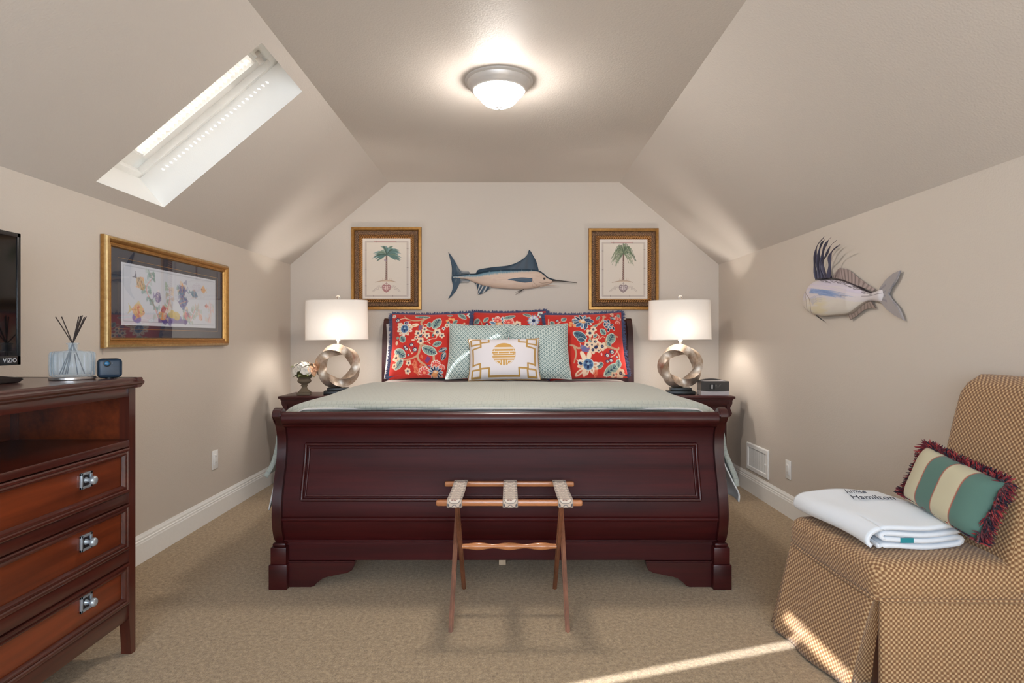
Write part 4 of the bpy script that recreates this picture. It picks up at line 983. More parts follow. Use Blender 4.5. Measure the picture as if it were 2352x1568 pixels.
palm_print('ornate gold framed print of a drooping feathery palm, beside the bill of the marlin', 1352, 1513, 524, 711, 1, 0)

# framed watercolour of reef fish on the side wall
def reef_art():
    c = Canvas(0, 1000, 0, 340, 250, 110, (208, 214, 226)); c.frame(18, 982, 14, 318, 3, (150, 160, 176)); r = random.Random(11)
    G, V, O, RD, PUR, BL, PK = (104, 150, 146), (120, 70, 90), (226, 166, 96), (196, 70, 60), (92, 74, 140), (62, 92, 160), (216, 150, 150)
    def fish(x, y, L, hgt, cols, rot=0, flip=1):
        R_ = math.radians(rot); p = lambda u, v: (x + flip * (u * math.cos(R_) - v * math.sin(R_)), y + u * math.sin(R_) + v * math.cos(R_))
        c.poly([p(-L * .72, -hgt * .34), p(-L * .60, 0), p(-L * .72, hgt * .34), p(-L * .38, 0)], cols[1], .75)
        body = [p(-L * .46, 0), p(-L * .2, -hgt * .36), p(L * .12, -hgt * .46), p(L * .38, -hgt * .24), p(L * .52, hgt * .04), p(L * .34, hgt * .26), p(0, hgt * .42), p(-L * .26, hgt * .26)]
        sp = smooth_path(body + [body[0]], 5); c.poly(sp, cols[0], .72)
        for k in range(16):
            u, v = r.uniform(-.3, .38) * L, r.uniform(-.3, .3) * hgt; q = p(u, v); c.ell(q[0], q[1], r.uniform(.03, .10) * L, r.uniform(.03, .09) * hgt, r.uniform(0, 90), r.choice(cols), .7)
        for k in range(3): c.line([p(-L * .22 + L * .22 * k, -hgt * .36), p(-L * .16 + L * .22 * k, hgt * .34)], L * .045, cols[(k + 1) % len(cols)], alpha=.7)
        c.poly([p(-L * .25, -hgt * .34), p(0, -hgt * .66), p(L * .22, -hgt * .42)], cols[-1], .65); c.poly([p(-L * .1, hgt * .36), p(-L * .2, hgt * .62), p(L * .1, hgt * .40)], cols[-1], .6)
        q = p(L * .40, -hgt * .04); c.ell(q[0], q[1], 3.5, 3.5, 0, (50, 50, 70)); c.line([p(-L * .4, 0), p(L * .3, -hgt * .1)], 1.5, (90, 80, 110), alpha=.5)
    def weed(pts, cols):
        c.curve(pts, 7, PK, 4)
        for i, (x, y) in enumerate(smooth_path(pts, 3)):
            for sg in (-1, 1):
                a = r.uniform(-.6, .9); L = r.uniform(24, 46); ex, ey = x + sg * L * math.cos(a), y - L * math.sin(a) + 6; c.poly([(x, y), (ex, ey - 18), (ex + sg * 7, ey), (ex + sg * 4, ey + 16)], cols[r.randrange(len(cols))], .6)
    c.rect(330, 640, 290, 318, PUR, .8)
    for k in range(26): c.ell(r.uniform(330, 640), r.uniform(276, 312), r.uniform(14, 34), r.uniform(8, 20), r.uniform(0, 90), r.choice([PUR, (120, 110, 170), (150, 140, 190), PUR]), .75)
    for x, y, col in ((370, 276, O), (470, 262, (204, 184, 110)), (520, 272, (204, 184, 110)), (640, 270, (206, 90, 110)), (130, 300, (110, 110, 180)), (420, 230, (226, 222, 220))): c.ell(x, y, 40, 26, 10, col, .85)
    weed([(330, 290), (290, 220), (230, 160), (220, 110), (270, 60), (250, 30)], [G, (130, 170, 170), (90, 130, 120), (180, 200, 200)]); weed([(400, 290), (430, 220), (450, 150), (440, 100)], [(220, 206, 190), (150, 176, 150), (200, 180, 170)])
    weed([(630, 290), (620, 230), (590, 160), (560, 110), (590, 60)], [G, (120, 130, 170), (90, 120, 150), (214, 190, 150)]); weed([(680, 300), (720, 240), (760, 210), (790, 250)], [(180, 196, 190), (200, 180, 170), (150, 170, 160)]); weed([(900, 300), (930, 240), (940, 170)], [(210, 200, 200), (220, 190, 190), (190, 196, 196)])
    fish(160, 100, 100, 74, [(196, 170, 120), (60, 60, 90), O], 40); fish(140, 258, 120, 90, [O, (206, 190, 120), RD, (214, 196, 130)], 6); fish(325, 170, 70, 80, [PUR, (130, 110, 170), (230, 220, 225)], 10); fish(385, 238, 60, 44, [(170, 60, 80), RD], 20, -1)
    fish(590, 110, 90, 80, [(70, 80, 150), (120, 120, 170), O], 10, -1); fish(590, 180, 96, 104, [BL, (90, 140, 170), O, PUR], 80); fish(720, 120, 96, 54, [(74, 120, 160), (96, 150, 160), (200, 170, 160)], 14); fish(840, 82, 64, 50, [O, (226, 186, 130)], 0, -1); fish(880, 190, 44, 30, [(220, 150, 140), PK], 0, -1); fish(800, 270, 60, 44, [(214, 170, 160), (226, 200, 190)], 40)
    return c.C
W_, H_ = 1.205, .528
t = Thing('framed_reef_picture', 'wide gold framed watercolour of reef fish with a dark mat, hanging over the dresser end', 'picture', (XL + .001, 3.372, 1.360), (0, 0, PI / 2))
bm = bmesh.new(); mitred(bm, W_, H_, [(0, 0), (0, .018), (.006, .030), (.016, .034), (.026, .028), (.030, .018), (.034, .018), (.040, .022), (.045, .021), (.050, .012), (.050, .008)], lambda i: 1 if i in (1, 2) else 0); t.add('frame', bm, ['gold', 'gold_pale'], angle=40)
bm = bmesh.new(); poly(bm, [(-W_ / 2 + .046, -.008, -H_ / 2 + .046), (W_ / 2 - .046, -.008, -H_ / 2 + .046), (W_ / 2 - .046, -.008, H_ / 2 - .046), (-W_ / 2 + .046, -.008, H_ / 2 - .046)]); t.add('mat_board', bm, 'mat_board', smooth=False)
bm = bmesh.new(); mitred(bm, .985, .345, [(0, .0083), (.0025, .0083)]); t.add('mat_line', bm, 'gold', smooth=False)
art = reef_art(); grid_mesh('print', flat_sheet(-.466, .460, -.152, .153, -.0086, art.shape[1], art.shape[0]), 'print_paint', paint=art, parent=t.o)
bm = bmesh.new(); poly(bm, [(-W_ / 2 + .045, -.0115, -H_ / 2 + .045), (W_ / 2 - .045, -.0115, -H_ / 2 + .045), (W_ / 2 - .045, -.0115, H_ / 2 - .045), (-W_ / 2 + .045, -.0115, H_ / 2 - .045)]); t.add('glass', bm, 'picture_glass', smooth=False)
bm = bmesh.new(); tube(bm, [(-W_ / 2 + .012, -.004, -H_ / 2), (-W_ / 2 + .012, -.004, -H_ / 2 - .030)], .0010, 5); t.add('hanging_wire', bm, 'reed')

# ================================================================ MARLIN on the back wall (relief carving)
_ip = {}
def interp(pts, x):
    if id(pts) not in _ip: p = smooth_path(pts, 8); _ip[id(pts)] = ([a[0] for a in p], [a[1] for a in p], pts)
    return np.interp(x, _ip[id(pts)][0], _ip[id(pts)][1])
zx = lambda x: 1010 + x / 7.127
zy = lambda y: 550 + y / 7.127
mar = Thing('carved_marlin', 'painted wooden blue marlin with a long bill on the wall over the bed', 'fish carving', (0.003, YB - .001, 1.68))
def mw(x, y, off): p = at(zx(x), zy(y), YB - .02); return Vector((p.x, YB - off, p.z)) - mar.loc
topl = [(215, 578), (300, 570), (480, 556), (600, 548), (800, 508), (1000, 492), (1300, 484), (1520, 488), (1620, 502), (1700, 548), (1770, 610), (1850, 640), (1900, 652)]
botl = [(215, 632), (330, 640), (450, 655), (560, 700), (700, 755), (850, 782), (1000, 800), (1200, 812), (1400, 812), (1550, 795), (1680, 762), (1760, 740), (1850, 700), (1900, 672)]
mc = Canvas(200, 1910, 470, 830, 500, 110, (206, 182, 164)); r = random.Random(3)
for k in range(120): mc.ell(r.uniform(250, 1750), r.uniform(560, 800), r.uniform(20, 90), r.uniform(4, 14), r.uniform(-8, 8), r.choice([(214, 188, 164), (198, 170, 152), (212, 192, 176)]), .4)
for k in range(330):
    x = 210 + k * 4.6; a = float(interp(topl, x)); w_ = float(np.interp(x, [200, 800, 1100, 1450, 1600, 1900], [40, 76, 62, 42, 22, 10])); y = a + w_ + r.uniform(-9, 9)
    mc.line([(x, a - 10), (x - 6, y + 8)], 7, (128, 168, 182), 2, .7); mc.line([(x, a - 10), (x - 4, y - 6)], 7, (74, 130, 156), 3, .85)
mc.line([(x, float(interp(topl, x)) + 6) for x in np.linspace(200, 1900, 50)], 44, (40, 58, 74)); mc.line([(x, float(interp(topl, x)) + 16) for x in np.linspace(700, 1620, 30)], 26, (48, 76, 96), alpha=.7)
for x in (810, 1000, 1165, 1345, 480, 1495): mc.line([(x, float(interp(topl, x)) + 8), (x + 4, float(interp(topl, x)) + 46)], 5, (190, 200, 204), 2)
mc.ell(1710, 642, 19, 18, 0, (30, 24, 26)); mc.ell(1706, 637, 5, 5, 0, (140, 130, 130)); mc.curve([(1510, 630), (1530, 700), (1590, 755)], 5, (150, 124, 108)); mc.curve([(1620, 700), (1680, 716), (1780, 700), (1860, 690)], 6, (120, 96, 84)); mc.curve([(1510, 735), (1520, 770), (1560, 780)], 4, (160, 134, 116)); mc.curve([(580, 690), (700, 745), (850, 775)], 5, (176, 150, 134))
nx, nv = 340, 84; P = np.zeros((nv, nx, 3)); C = np.zeros((nv, nx, 3))
for i, x in enumerate(np.linspace(215, 1900, nx)):
    a, b_ = float(interp(topl, x)), float(interp(botl, x)); hh = (b_ - a)
    for j in range(nv):
        q = PI * j / (nv - 1); y = (a + b_) / 2 - hh / 2 * math.cos(q); P[j, i] = mw(x, y, .006 + (.008 + .036 * min(1, hh / 300)) * max(0, math.sin(q)) ** .7); C[j, i] = mc.at(x, y)
grid_mesh('body', P, 'relief_paint', paint=C, parent=mar.o)
def plate(T, name, pts, w, off, th, paintf, n=2, bulge=0):
    """a thin carved fin: outline in picture units turned into a plate with its own thickness"""
    bm = bmesh.new(); lay = bm.loops.layers.float_color.new('paint')
    A = [bm.verts.new(w(x, y, off + th)) for x, y in pts]; B = [bm.verts.new(w(x, y, off)) for x, y in pts]
    info = {v: p for v, p in zip(A + B, pts + pts)}
    ed = [bm.edges.new((A[i], A[(i + 1) % len(A)])) for i in range(len(A))]
    fs = bmesh.ops.triangle_fill(bm, edges=ed, use_beauty=True)['geom']
    bm.verts.index_update()
    for i in range(len(A)): bm.faces.new([A[i], A[(i + 1) % len(A)], B[(i + 1) % len(A)], B[i]])
    for f in bm.faces:
        for l in f.loops:
            c = paintf(*info[l.vert]); l[lay] = (c[0], c[1], c[2], 1)
    return T.add(name, bm, 'relief_paint', smooth=False, local=True)
def ray_fin(T, name, base, tip, w, off, th, col, stripe, nst, amp=.45, lean=0.0):
    """a fin swept between a base line and a tip line, striped along its rays"""
    n, m = 60, 14; B_ = np.array(smooth_path(base, 12)); T_ = np.array(smooth_path(tip, 12))
    f = lambda Q, s: np.array([np.interp(s, np.linspace(0, 1, len(Q)), Q[:, 0]), np.interp(s, np.linspace(0, 1, len(Q)), Q[:, 1])])
    P = np.zeros((2 * m, n, 3)); C = np.zeros((2 * m, n, 3)); s = np.linspace(0, 1, n)
    for k in range(2 * m):
        front_ = k < m; u = (k if front_ else 2 * m - 1 - k) / (m - 1)
        for i in range(n):
            b_, t_ = f(B_, s[i]), f(T_, s[i]); p = b_ + (t_ - b_) * u
            o_ = off + (th * (1 - .7 * u) if front_ else 0) + lean * u
            P[k, i] = w(p[0], p[1], o_); q = (math.sin(s[i] * nst * 2 * PI + u * 1.2) * .5 + .5) ** 3
            C[k, i] = np.array(lin(col)) * (1 - amp * q) + np.array(lin(stripe)) * amp * q
    return grid_mesh(name, P, 'relief_paint', paint=C, parent=T.o)
D1, D2 = (42, 64, 82), (24, 36, 50)
ray_fin(mar, 'dorsal_fin', [(596, 552), (800, 512), (1100, 490), (1300, 488), (1500, 490), (1620, 504)], [(598, 530), (640, 490), (850, 452), (1100, 426), (1250, 380), (1370, 310), (1430, 250), (1468, 170), (1530, 262), (1585, 370), (1618, 490)], mw, .012, .012, D1, D2, 6)
ray_fin(mar, 'tail_fin', [(330, 500), (262, 590), (262, 630), (330, 700)], [(140, 198), (195, 430), (196, 570), (193, 650), (215, 760), (190, 860), (132, 975)], mw, .010, .010, D1, (150, 160, 160), 3, .3)
plate(mar, 'tail_root', [(145, 205), (215, 300), (280, 410), (312, 500), (332, 560), (332, 650), (318, 730), (270, 830), (200, 920), (142, 972), (200, 850), (222, 740), (235, 600), (205, 430)], mw, .008, .010, lambda x, y: lin(D1))
for nm, pts in (('upper_finlet', [(325, 500), (400, 512), (470, 513), (496, 548), (420, 552), (345, 560), (332, 530)]), ('lower_finlet', [(330, 705), (330, 655), (420, 652), (492, 668), (470, 702), (400, 695)])):
    plate(mar, nm, pts, mw, .008, .012, lambda x, y: lin((170, 166, 160)) if (int(x / 34) % 2 and x > 380) else lin(D1))
ray_fin(mar, 'anal_fin', [(845, 775), (700, 750), (565, 700)], [(835, 790), (720, 870), (628, 896), (626, 840), (600, 750), (568, 704)], mw, .012, .010, D1, (206, 200, 192), 5, .9)
ray_fin(mar, 'pectoral_fin', [(1512, 650), (1512, 690)], [(1512, 640), (1450, 634), (1330, 628), (1200, 642), (1110, 662), (1200, 676), (1290, 694), (1400, 708), (1505, 694)], mw, .050, .006, (56, 82, 104), D2, 3, .5)
for e in ((1232, 868), (1232, 908)):
    bm = bmesh.new(); a, m_, b_ = mw(1380, 812, .025), mw(1300, (812 + e[1]) / 2 + 4, .030), mw(e[0], e[1], .028); tube(bm, [a, m_, b_], [.0026, .003, .0006], 6); mar.add('ventral_fin', bm, M['black_satin'] if False else 'charcoal', local=True)
bm = bmesh.new(); tube(bm, [mw(1840, 668, .028), mw(1950, 676, .028), mw(2100, 692, .026), mw(2248, 707, .024)], [.0078, .0060, .0044, .0022], 10); mar.add('bill', bm, 'charcoal', local=True)
bm = bmesh.new(); tube(bm, [mw(1640, 770, .026), mw(1740, 754, .028), mw(1850, 752, .027), mw(1955, 762, .024)], [.006, .0042, .0026, .0010], 10); mar.add('lower_jaw', bm, plain('cream_jaw_paint', rgb(190, 164, 146), .45), local=True)

# ================================================================ ROOSTERFISH on the side wall
rx, ry = (lambda x: 1780 + x / 6.533), (lambda y: 520 + y / 6.533)
roo = Thing('carved_roosterfish', 'painted rooster fish carving with a tall black comb on the wall over the chair', 'fish carving', (XR - .001, 3.2, 1.35))
def rw(x, y, off):
    p = on_right(rx(x), ry(y), .026 if off < .05 else off * .9); return Vector((XR - off, p.y, p.z)) - roo.loc
topl = [(385, 1185), (400, 1080), (440, 1000), (500, 910), (560, 842), (640, 798), (750, 785), (900, 790), (1050, 820), (1200, 880), (1320, 950), (1440, 985), (1540, 950), (1620, 930)]
botl = [(385, 1195), (450, 1250), (530, 1300), (620, 1335), (720, 1355), (900, 1340), (1060, 1325), (1150, 1300), (1250, 1220), (1340, 1150), (1420, 1118), (1500, 1125), (1570, 1132), (1620, 1090)]
rc = Canvas(370, 1640, 770, 1370, 420, 200, (212, 204, 206)); r = random.Random(5)
rc.poly([(370, 1110), (700, 1130), (1000, 1090), (1250, 1130), (1640, 1120), (1640, 1370), (370, 1370)], (214, 206, 190), .6)
for k in range(150):
    x = r.uniform(600, 1150); y = r.uniform(1080, 1330); rc.ell(x, y, r.uniform(30, 110), r.uniform(8, 26), r.uniform(-12, 6), (212, 200, 162) if x < 800 else (216, 210, 200), .22)
for k in range(90): x = r.uniform(470, 1300); y = float(interp(topl, x)) + r.uniform(20, 150); rc.ell(x, y, r.uniform(60, 150), r.uniform(5, 14), 4 + (x - 700) * .018, r.choice([(206, 196, 214), (196, 188, 206), (212, 204, 216)]), .4)
for k in range(46):
    s0 = r.uniform(0, 1); x0 = 590 + 380 * s0 * r.uniform(.2, 1); yb = 960 + (x0 - 600) * .15 + r.uniform(-36, 44); L = r.uniform(140, 360); x1 = min(x0 + L, 1310); rc.curve([(x0, yb), ((x0 + x1) / 2, yb + (x1 - x0) * .07 - 6), (x1, yb + (x1 - x0) * .17)], r.uniform(10, 26), r.choice([(118, 146, 194), (134, 158, 202), (108, 136, 186), (150, 168, 206)]), 4, .6)
for k in range(9): rc.curve([(600 + k * 4, 1080 + k * 12), (680, 1040 + k * 12), (790, 1030 + k * 11)], 6, (150, 156, 190), 2, .75)
rc.line([(1060, 1038), (1170, 1046)], 9, (60, 92, 140), 2)
for k in range(60):
    x = 690 + k * 12.5; y = float(interp(topl, x)) + r.uniform(2, 46); rc.line([(x, y), (x + r.uniform(30, 70), y + r.uniform(6, 30))], r.uniform(5, 12), (72, 62, 66), 2, .8)
rc.line([(x, float(interp(topl, x)) + 4) for x in np.linspace(560, 1440, 40)], 14, (66, 56, 62)); rc.line([(x, float(interp(botl, x)) - 4) for x in np.linspace(600, 1400, 40)], 26, (140, 122, 106), alpha=.7)
rc.curve([(500, 960), (540, 1100), (530, 1240), (535, 1310)], 7, (150, 132, 118)); rc.curve([(505, 975), (590, 1080), (596, 1200), (575, 1310)], 8, (140, 124, 110)); rc.curve([(395, 1205), (450, 1200), (475, 1220)], 6, (140, 120, 106)); rc.curve([(1330, 1046), (1440, 1040), (1600, 1000)], 7, (80, 76, 80)); rc.ell(412, 1040, 13, 16, 0, (44, 38, 38)); rc.line([(1600, 930), (1625, 1000), (1600, 1100)], 8, (150, 144, 140))
nx, nv = 300, 110; P = np.zeros((nv, nx, 3)); C = np.zeros((nv, nx, 3))
for i, x in enumerate(np.linspace(385, 1620, nx)):
    a, b_ = float(interp(topl, x)), float(interp(botl, x)); hh = b_ - a; endf = min(1, math.sqrt(max(0, 1 - (max(0, x - 1560) / 60) ** 2)), (x - 385) / 120 + .3); tp = .15 + .85 * math.sqrt(max(0, 1 - (max(0, x - 1585) / 35) ** 2)); hh *= tp; a, b_ = (a + b_) / 2 - hh / 2, (a + b_) / 2 + hh / 2
    for j in range(nv):
        q = PI * j / (nv - 1); y = (a + b_) / 2 - hh / 2 * math.cos(q); o_ = .008 + endf * (.012 + .036 * min(1, hh / 450)) * max(0, math.sin(q)) ** .65
        p = on_right(rx(x), ry(y), .026); P[j, i] = Vector((XR - o_, p.y, p.z)) - roo.loc; C[j, i] = rc.at(x, y)
grid_mesh('body', P, 'relief_paint', paint=C, parent=roo.o)
combs = [[(640, 785), (612, 620), (622, 430), (662, 280), (770, 150)], [(690, 775), (662, 600), (672, 420), (722, 260), (785, 185)], [(730, 770), (712, 600), (742, 380), (800, 240), (875, 155)], [(775, 765), (722, 560), (790, 430), (852, 300), (952, 205)], [(815, 760), (838, 600), (842, 450), (900, 350), (1012, 265)]]
for ci, pts in enumerate(combs):
    sp = smooth_path(pts, 7); n = len(sp); bm = bmesh.new()
    path = [rw(p[0], p[1], .0501 + .05 * (i / n)) for i, p in enumerate(sp)]
    wid = [.0076 + .0030 * (1 - i / n) ** 2 + .0045 * math.sin(i * .55 + ci * 1.7) * .5 - .0085 * (i / n) ** 3 for i in range(n)]
    tube(bm, path, [max(.0012, x_ * (1.25 if ci in (1, 2) else .95)) for x_ in wid], 8, flat=.45)
    roo.add('comb_spine', bm, plain('black_violet_comb_paint', rgb(78, 74, 92), .5) if ci == 0 else bpy.data.materials['black_violet_comb_paint'], local=True)
ray_fin(roo, 'comb_root', [(620, 800), (740, 790), (850, 770)], [(622, 750), (690, 735), (760, 732), (842, 735)], rw, .022, .012, (70, 68, 82), (40, 36, 46), 7, .8)
ray_fin(roo, 'dorsal_fin', [(845, 765), (1000, 800), (1200, 880), (1440, 970)], [(850, 720), (910, 640), (960, 625), (1080, 660), (1200, 760), (1350, 870), (1462, 940)], rw, .010, .008, (170, 152, 148), (70, 58, 60), 13, .75)
ray_fin(roo, 'tail_fin', [(1560, 930), (1610, 1000), (1615, 1060), (1570, 1135)], [(1850, 655), (1800, 800), (1720, 920), (1680, 1010), (1720, 1090), (1830, 1220), (1910, 1412)], rw, .012, .010, (158, 152, 152), (112, 110, 124), 4, .5)
plate(roo, 'tail_root', [(1545, 930), (1640, 800), (1740, 710), (1845, 660), (1790, 790), (1715, 915), (1670, 1010), (1715, 1095), (1820, 1225), (1900, 1400), (1780, 1340), (1650, 1240), (1560, 1130)], rw, .010, .010, lambda x, y: lin((160, 154, 154)))
ray_fin(roo, 'anal_fin', [(1075, 1322), (1180, 1270), (1330, 1160), (1415, 1122)], [(1100, 1402), (1200, 1332), (1320, 1245), (1472, 1222)], rw, .012, .008, (158, 142, 134), (84, 72, 68), 8, .6)
bm = bmesh.new(); tube(bm, [rw(632, 1335, .03), rw(690, 1380, .03), rw(762, 1440, .026)], [.0035, .003, .0006], 6); roo.add('ventral_fin', bm, 'charcoal', local=True)

# ================================================================ CEILING LIGHT
t = Thing('ceiling_light', 'round brushed nickel ceiling light with a glowing frosted glass bowl', 'ceiling light', (-.059, 3.142, ZC), local=True)
bm = bmesh.new(); lathe(bm, [(.178, 0), (.178, -.006), (.172, -.010), (.166, -.012), (.160, -.026), (.154, -.034), (.152, -.036), (.146, -.046), (.138, -.054), (.134, -.056), (.128, -.054), (0, -.048)], n=64); t.add('pan', bm, 'nickel', angle=30)
bm = bmesh.new(); lathe(bm, [(.132, -.050), (.131, -.058), (.124, -.068), (.112, -.078), (.104, -.086), (.094, -.102), (.076, -.118), (.050, -.130), (.022, -.136), (0, -.137)], n=64); t.add('glass_bowl', bm, 'bowl', angle=60)
bm = bmesh.new(); lathe(bm, [(0, -.134), (.016, -.134), (.016, -.139), (.010, -.141), (.011, -.146), (.006, -.151), (0, -.151)], n=20); t.add('finial', bm, 'nickel')

# ================================================================ OUTLETS AND VENT
def outlet(label, loc, rotz):
    t = Thing('wall_outlet', label, 'outlet', loc, (0, 0, rotz), 'white wall outlets')
    bm = bmesh.new(); box(bm, -.036, .036, -.006, 0, -.060, .060, .003); t.add('cover_plate', bm, 'white_plastic')
    bm = bmesh.new(); box(bm, -.0165, .0165, -.0085, -.004, -.034, .034, .0015)
    r_ = t.add('receptacle', bm, 'white_plastic'); bm = bmesh.new()
    bm.free()
    for zc_ in (-.019, .019):
        for x_ in (-.006, .006): bm = bmesh.new(); box(bm, x_ - .0012, x_ + .0012, -.0088, -.0083, zc_ - .003, zc_ + .005); finish(bm, 'slot', 'grey_plastic', r_, smooth=False)
outlet('white outlet on the wall under the reef fish picture', (XL, 3.843, .369), PI / 2)
outlet('white outlet on the wall beside the air vent', (XR, 3.871, .299), -PI / 2)
t = Thing('air_vent', 'white louvred air vent low on the wall above the baseboard', 'air vent', (XR, 4.350, .2655), (0, 0, -PI / 2))
bm = bmesh.new(); mitred(bm, .378, .202, [(0, 0), (0, .006), (.006, .012), (.030, .012), (.033, .004), (.033, .001)]); t.add('frame', bm, 'white_plastic', angle=30)
bm = bmesh.new(); poly(bm, [(-.16, -.0015, -.07), (.16, -.0015, -.07), (.16, -.0015, .07), (-.16, -.0015, .07)]); t.add('backing', bm, 'vent_shadow', smooth=False)  # flat sheet, its dark grey painted in as the shade between the louvres
bm = bmesh.new()
for k in range(22):
    x = -.152 + .304 * k / 21; q = [bm.verts.new(v) for v in ((x + .0042, -.0035, -.068), (x - .0042, -.005, -.068), (x - .0042, -.005, .068), (x + .0042, -.0035, .068))]; bm.faces.new(q)
t.add('louvres', bm, 'white_plastic', smooth=False)
bm = bmesh.new(); box(bm, .156, .162, -.022, -.010, -.008, .004, .002); t.add('damper_lever', bm, 'white_plastic')
# ================================================================ DRESSER
FX, Y0, Y1, BXk = -1.370, 1.12, 2.196, -1.81
dr = Thing('media_dresser', 'red brown wooden dresser with an open shelf over three drawers, along the side wall', 'dresser', (-1.6, 1.66, 0))
bm = bmesh.new()
prism(bm, [(0, .988), (0, .962), (-.006, .962), (-.010, .968), (-.010, .972), (-.020, .974), (-.024, .979), (-.024, .985), (-.014, .990), (-.014, .995), (-.009, 1.0), (.40, 1.0), (.40, .962)], lambda p, q, s: (FX - p, s, q), Y0 - .02, Y1 + .004)
prism(bm, [(0, .964), (.022, .979), (.022, .985), (.012, .99), (.012, .995), (.007, 1.0), (-.02, 1.0), (-.02, .964)], lambda p, q, s: (s, Y1 + p, q), BXk, FX + .020)
box(bm, BXk, FX - .39, Y0 - .02, Y1 + .004, .962, 1.0)
dr.add('top', bm, 'dresser_dark', angle=30)
for yy in (Y0, Y1 - .035):                                        # front stiles run down into tapered legs
    bm = bmesh.new(); s = 1 if yy == Y0 else -1; yi = yy + .035 if s == 1 else yy; yo = yy if s == 1 else yy + .035
    prism(bm, [(yo, .962), (yo, 0), (yo + s * .024, 0), (yi, .132), (yi, .962)], lambda p, q, t_: (t_, p, q), FX - .036, FX)
    dr.add('leg', bm, 'dresser_up', smooth=False)
    bm = bmesh.new(); prism(bm, [(yo, .962), (yo, 0), (yo + s * .026, 0), (yi, .14), (yi, .962)], lambda p, q, t_: (t_, p, q), BXk, BXk + .036); dr.add('leg', bm, 'dresser_up', smooth=False)
for a, b_ in ((Y0 + .006, Y0 + .026), (Y1 - .026, Y1 - .006)):
    bm = bmesh.new(); box(bm, BXk + .02, FX - .02, a, b_, .132, .965); dr.add('side_panel', bm, 'dresser_red', smooth=False)
bm = bmesh.new(); box(bm, BXk, BXk + .012, Y0 + .02, Y1 - .02, .132, .965); dr.add('back_panel', bm, 'dresser_red', smooth=False)
ya, yb = Y0 + .033, Y1 - .033
bm = bmesh.new(); box(bm, FX - .025, FX - .003, ya, yb, .932, .965, .001); dr.add('frieze', bm, 'dresser_dark')
bm = bmesh.new(); box(bm, BXk + .012, FX - .002, Y0 + .026, Y1 - .026, .752, .777, .002); dr.add('shelf', bm, 'dresser_dark')
for z0, z1 in ((.551, .587), (.339, .383), (.132, .187)):
    bm = bmesh.new(); box(bm, FX - .026, FX - .003, ya, yb, z0, z1, .0015); dr.add('rail', bm, 'dresser_dark')
for (z0, z1), (kz) in zip(((.587, .752), (.383, .551), (.187, .339)), (.681, .480, .284)):
    z0 += .003; z1 -= .003; y0, y1 = ya + .003, yb - .003; w, h = y1 - y0, z1 - z0
    bm = bmesh.new(); box(bm, FX - .20, FX - .012, y0 + .01, y1 - .01, z0 + .008, z1 - .008); d = dr.add('drawer', bm, 'dresser_red', smooth=False)
    bm = bmesh.new(); mitred(bm, w, h, [(0, 0), (0, .010), (.004, .012), (.010, .012), (.013, .008), (.018, .010), (.022, .009), (.027, .002), (.028, -.002)])
    bmesh.ops.transform(bm, matrix=Matrix.Translation((FX - .008, (y0 + y1) / 2, (z0 + z1) / 2)) @ Matrix.Rotation(PI / 2, 4, 'Z'), verts=bm.verts[:])
    dr.add('drawer_moulding', bm, 'dresser_dark', d, angle=25)
    for yk in (1.952, Y0 + Y1 - 1.952):
        bm = bmesh.new(); e = .026; x0 = FX - .0115
        for a, b_, c_, g in ((-e, e, e - .008, e), (-e, e, -e, -e + .008), (-e, -e + .008, -e, e), (e - .008, e, -e, e)): box(bm, x0, x0 + .007, yk + a, yk + b_, kz + c_, kz + g, .001)
        box(bm, x0, x0 + .003, yk - e + .004, yk + e - .004, kz - e + .004, kz + e - .004, mi=1)
        lathe(bm, [(0, 0), (.010, 0), (.0085, .004), (.006, .008), (.0055, .014), (.010, .017), (.0135, .022), (.0145, .027), (.0125, .032), (.007, .035), (0, .0355)], n=24, mi=0)
        vs = [v for v in bm.verts if abs(v.co.x) < .02 and abs(v.co.y) < .02]
        for v in vs: v.co = Vector((x0 + .002 + v.co.z, yk + v.co.x, kz + v.co.y))
        dr.add('drawer_knob', bm, ['pewter', 'pewter_dark'], d, angle=40)
# ---------------------------------------------------------------- television
TX, TY0, TY1, TZ0, TZ1 = -1.620, 1.255, 1.989, 1.054, 1.487
tv = Thing('television', 'flat black television standing on the dresser, cut off by the picture edge', 'television', (TX, 1.62, 1.0))
bm = bmesh.new(); box(bm, TX - .045, TX - .004, TY0 + .01, TY1 - .01, TZ0 + .01, TZ1 - .008, .008); tv.add('back_housing', bm, 'tv_bezel')
bm = bmesh.new()
for a, b_, c_, d_ in ((TY0, TY1, TZ1 - .014, TZ1), (TY0, TY1, TZ0, TZ0 + .030), (TY0, TY0 + .014, TZ0, TZ1), (TY1 - .014, TY1, TZ0, TZ1)): box(bm, TX - .022, TX, a, b_, c_, d_, .0015)
tv.add('bezel', bm, 'tv_bezel')
bm = bmesh.new(); box(bm, TX - .006, TX - .003, TY0 + .012, TY1 - .012, TZ0 + .028, TZ1 - .012); tv.add('screen', bm, 'tv_screen', smooth=False)
text_mesh('brand_lettering', 'VIZIO', .019, 'white_ink', basis((TX + .0006, TY1 - .044, TZ0 + .015), (0, 1, 0), (0, 0, 1)), None, squash=1.1)
o = bpy.data.objects['brand_lettering']; o.parent = tv.o; o.data.transform(Matrix.Translation(-tv.loc))
bm = bmesh.new()
prism(bm, [(1.38, 1.0005), (1.905, 1.0005), (1.925, 1.011), (1.915, 1.016), (1.72, 1.041), (1.56, 1.041), (1.37, 1.016), (1.36, 1.011)], lambda p, q, s: (s, p, q), -1.70, -1.555)
bmesh.ops.bevel(bm, geom=bm.edges[:], offset=.003, segments=1, affect='EDGES')
box(bm, -1.66, -1.63, 1.58, 1.70, 1.035, 1.12, .004)
tv.add('stand', bm, 'black', smooth=False)
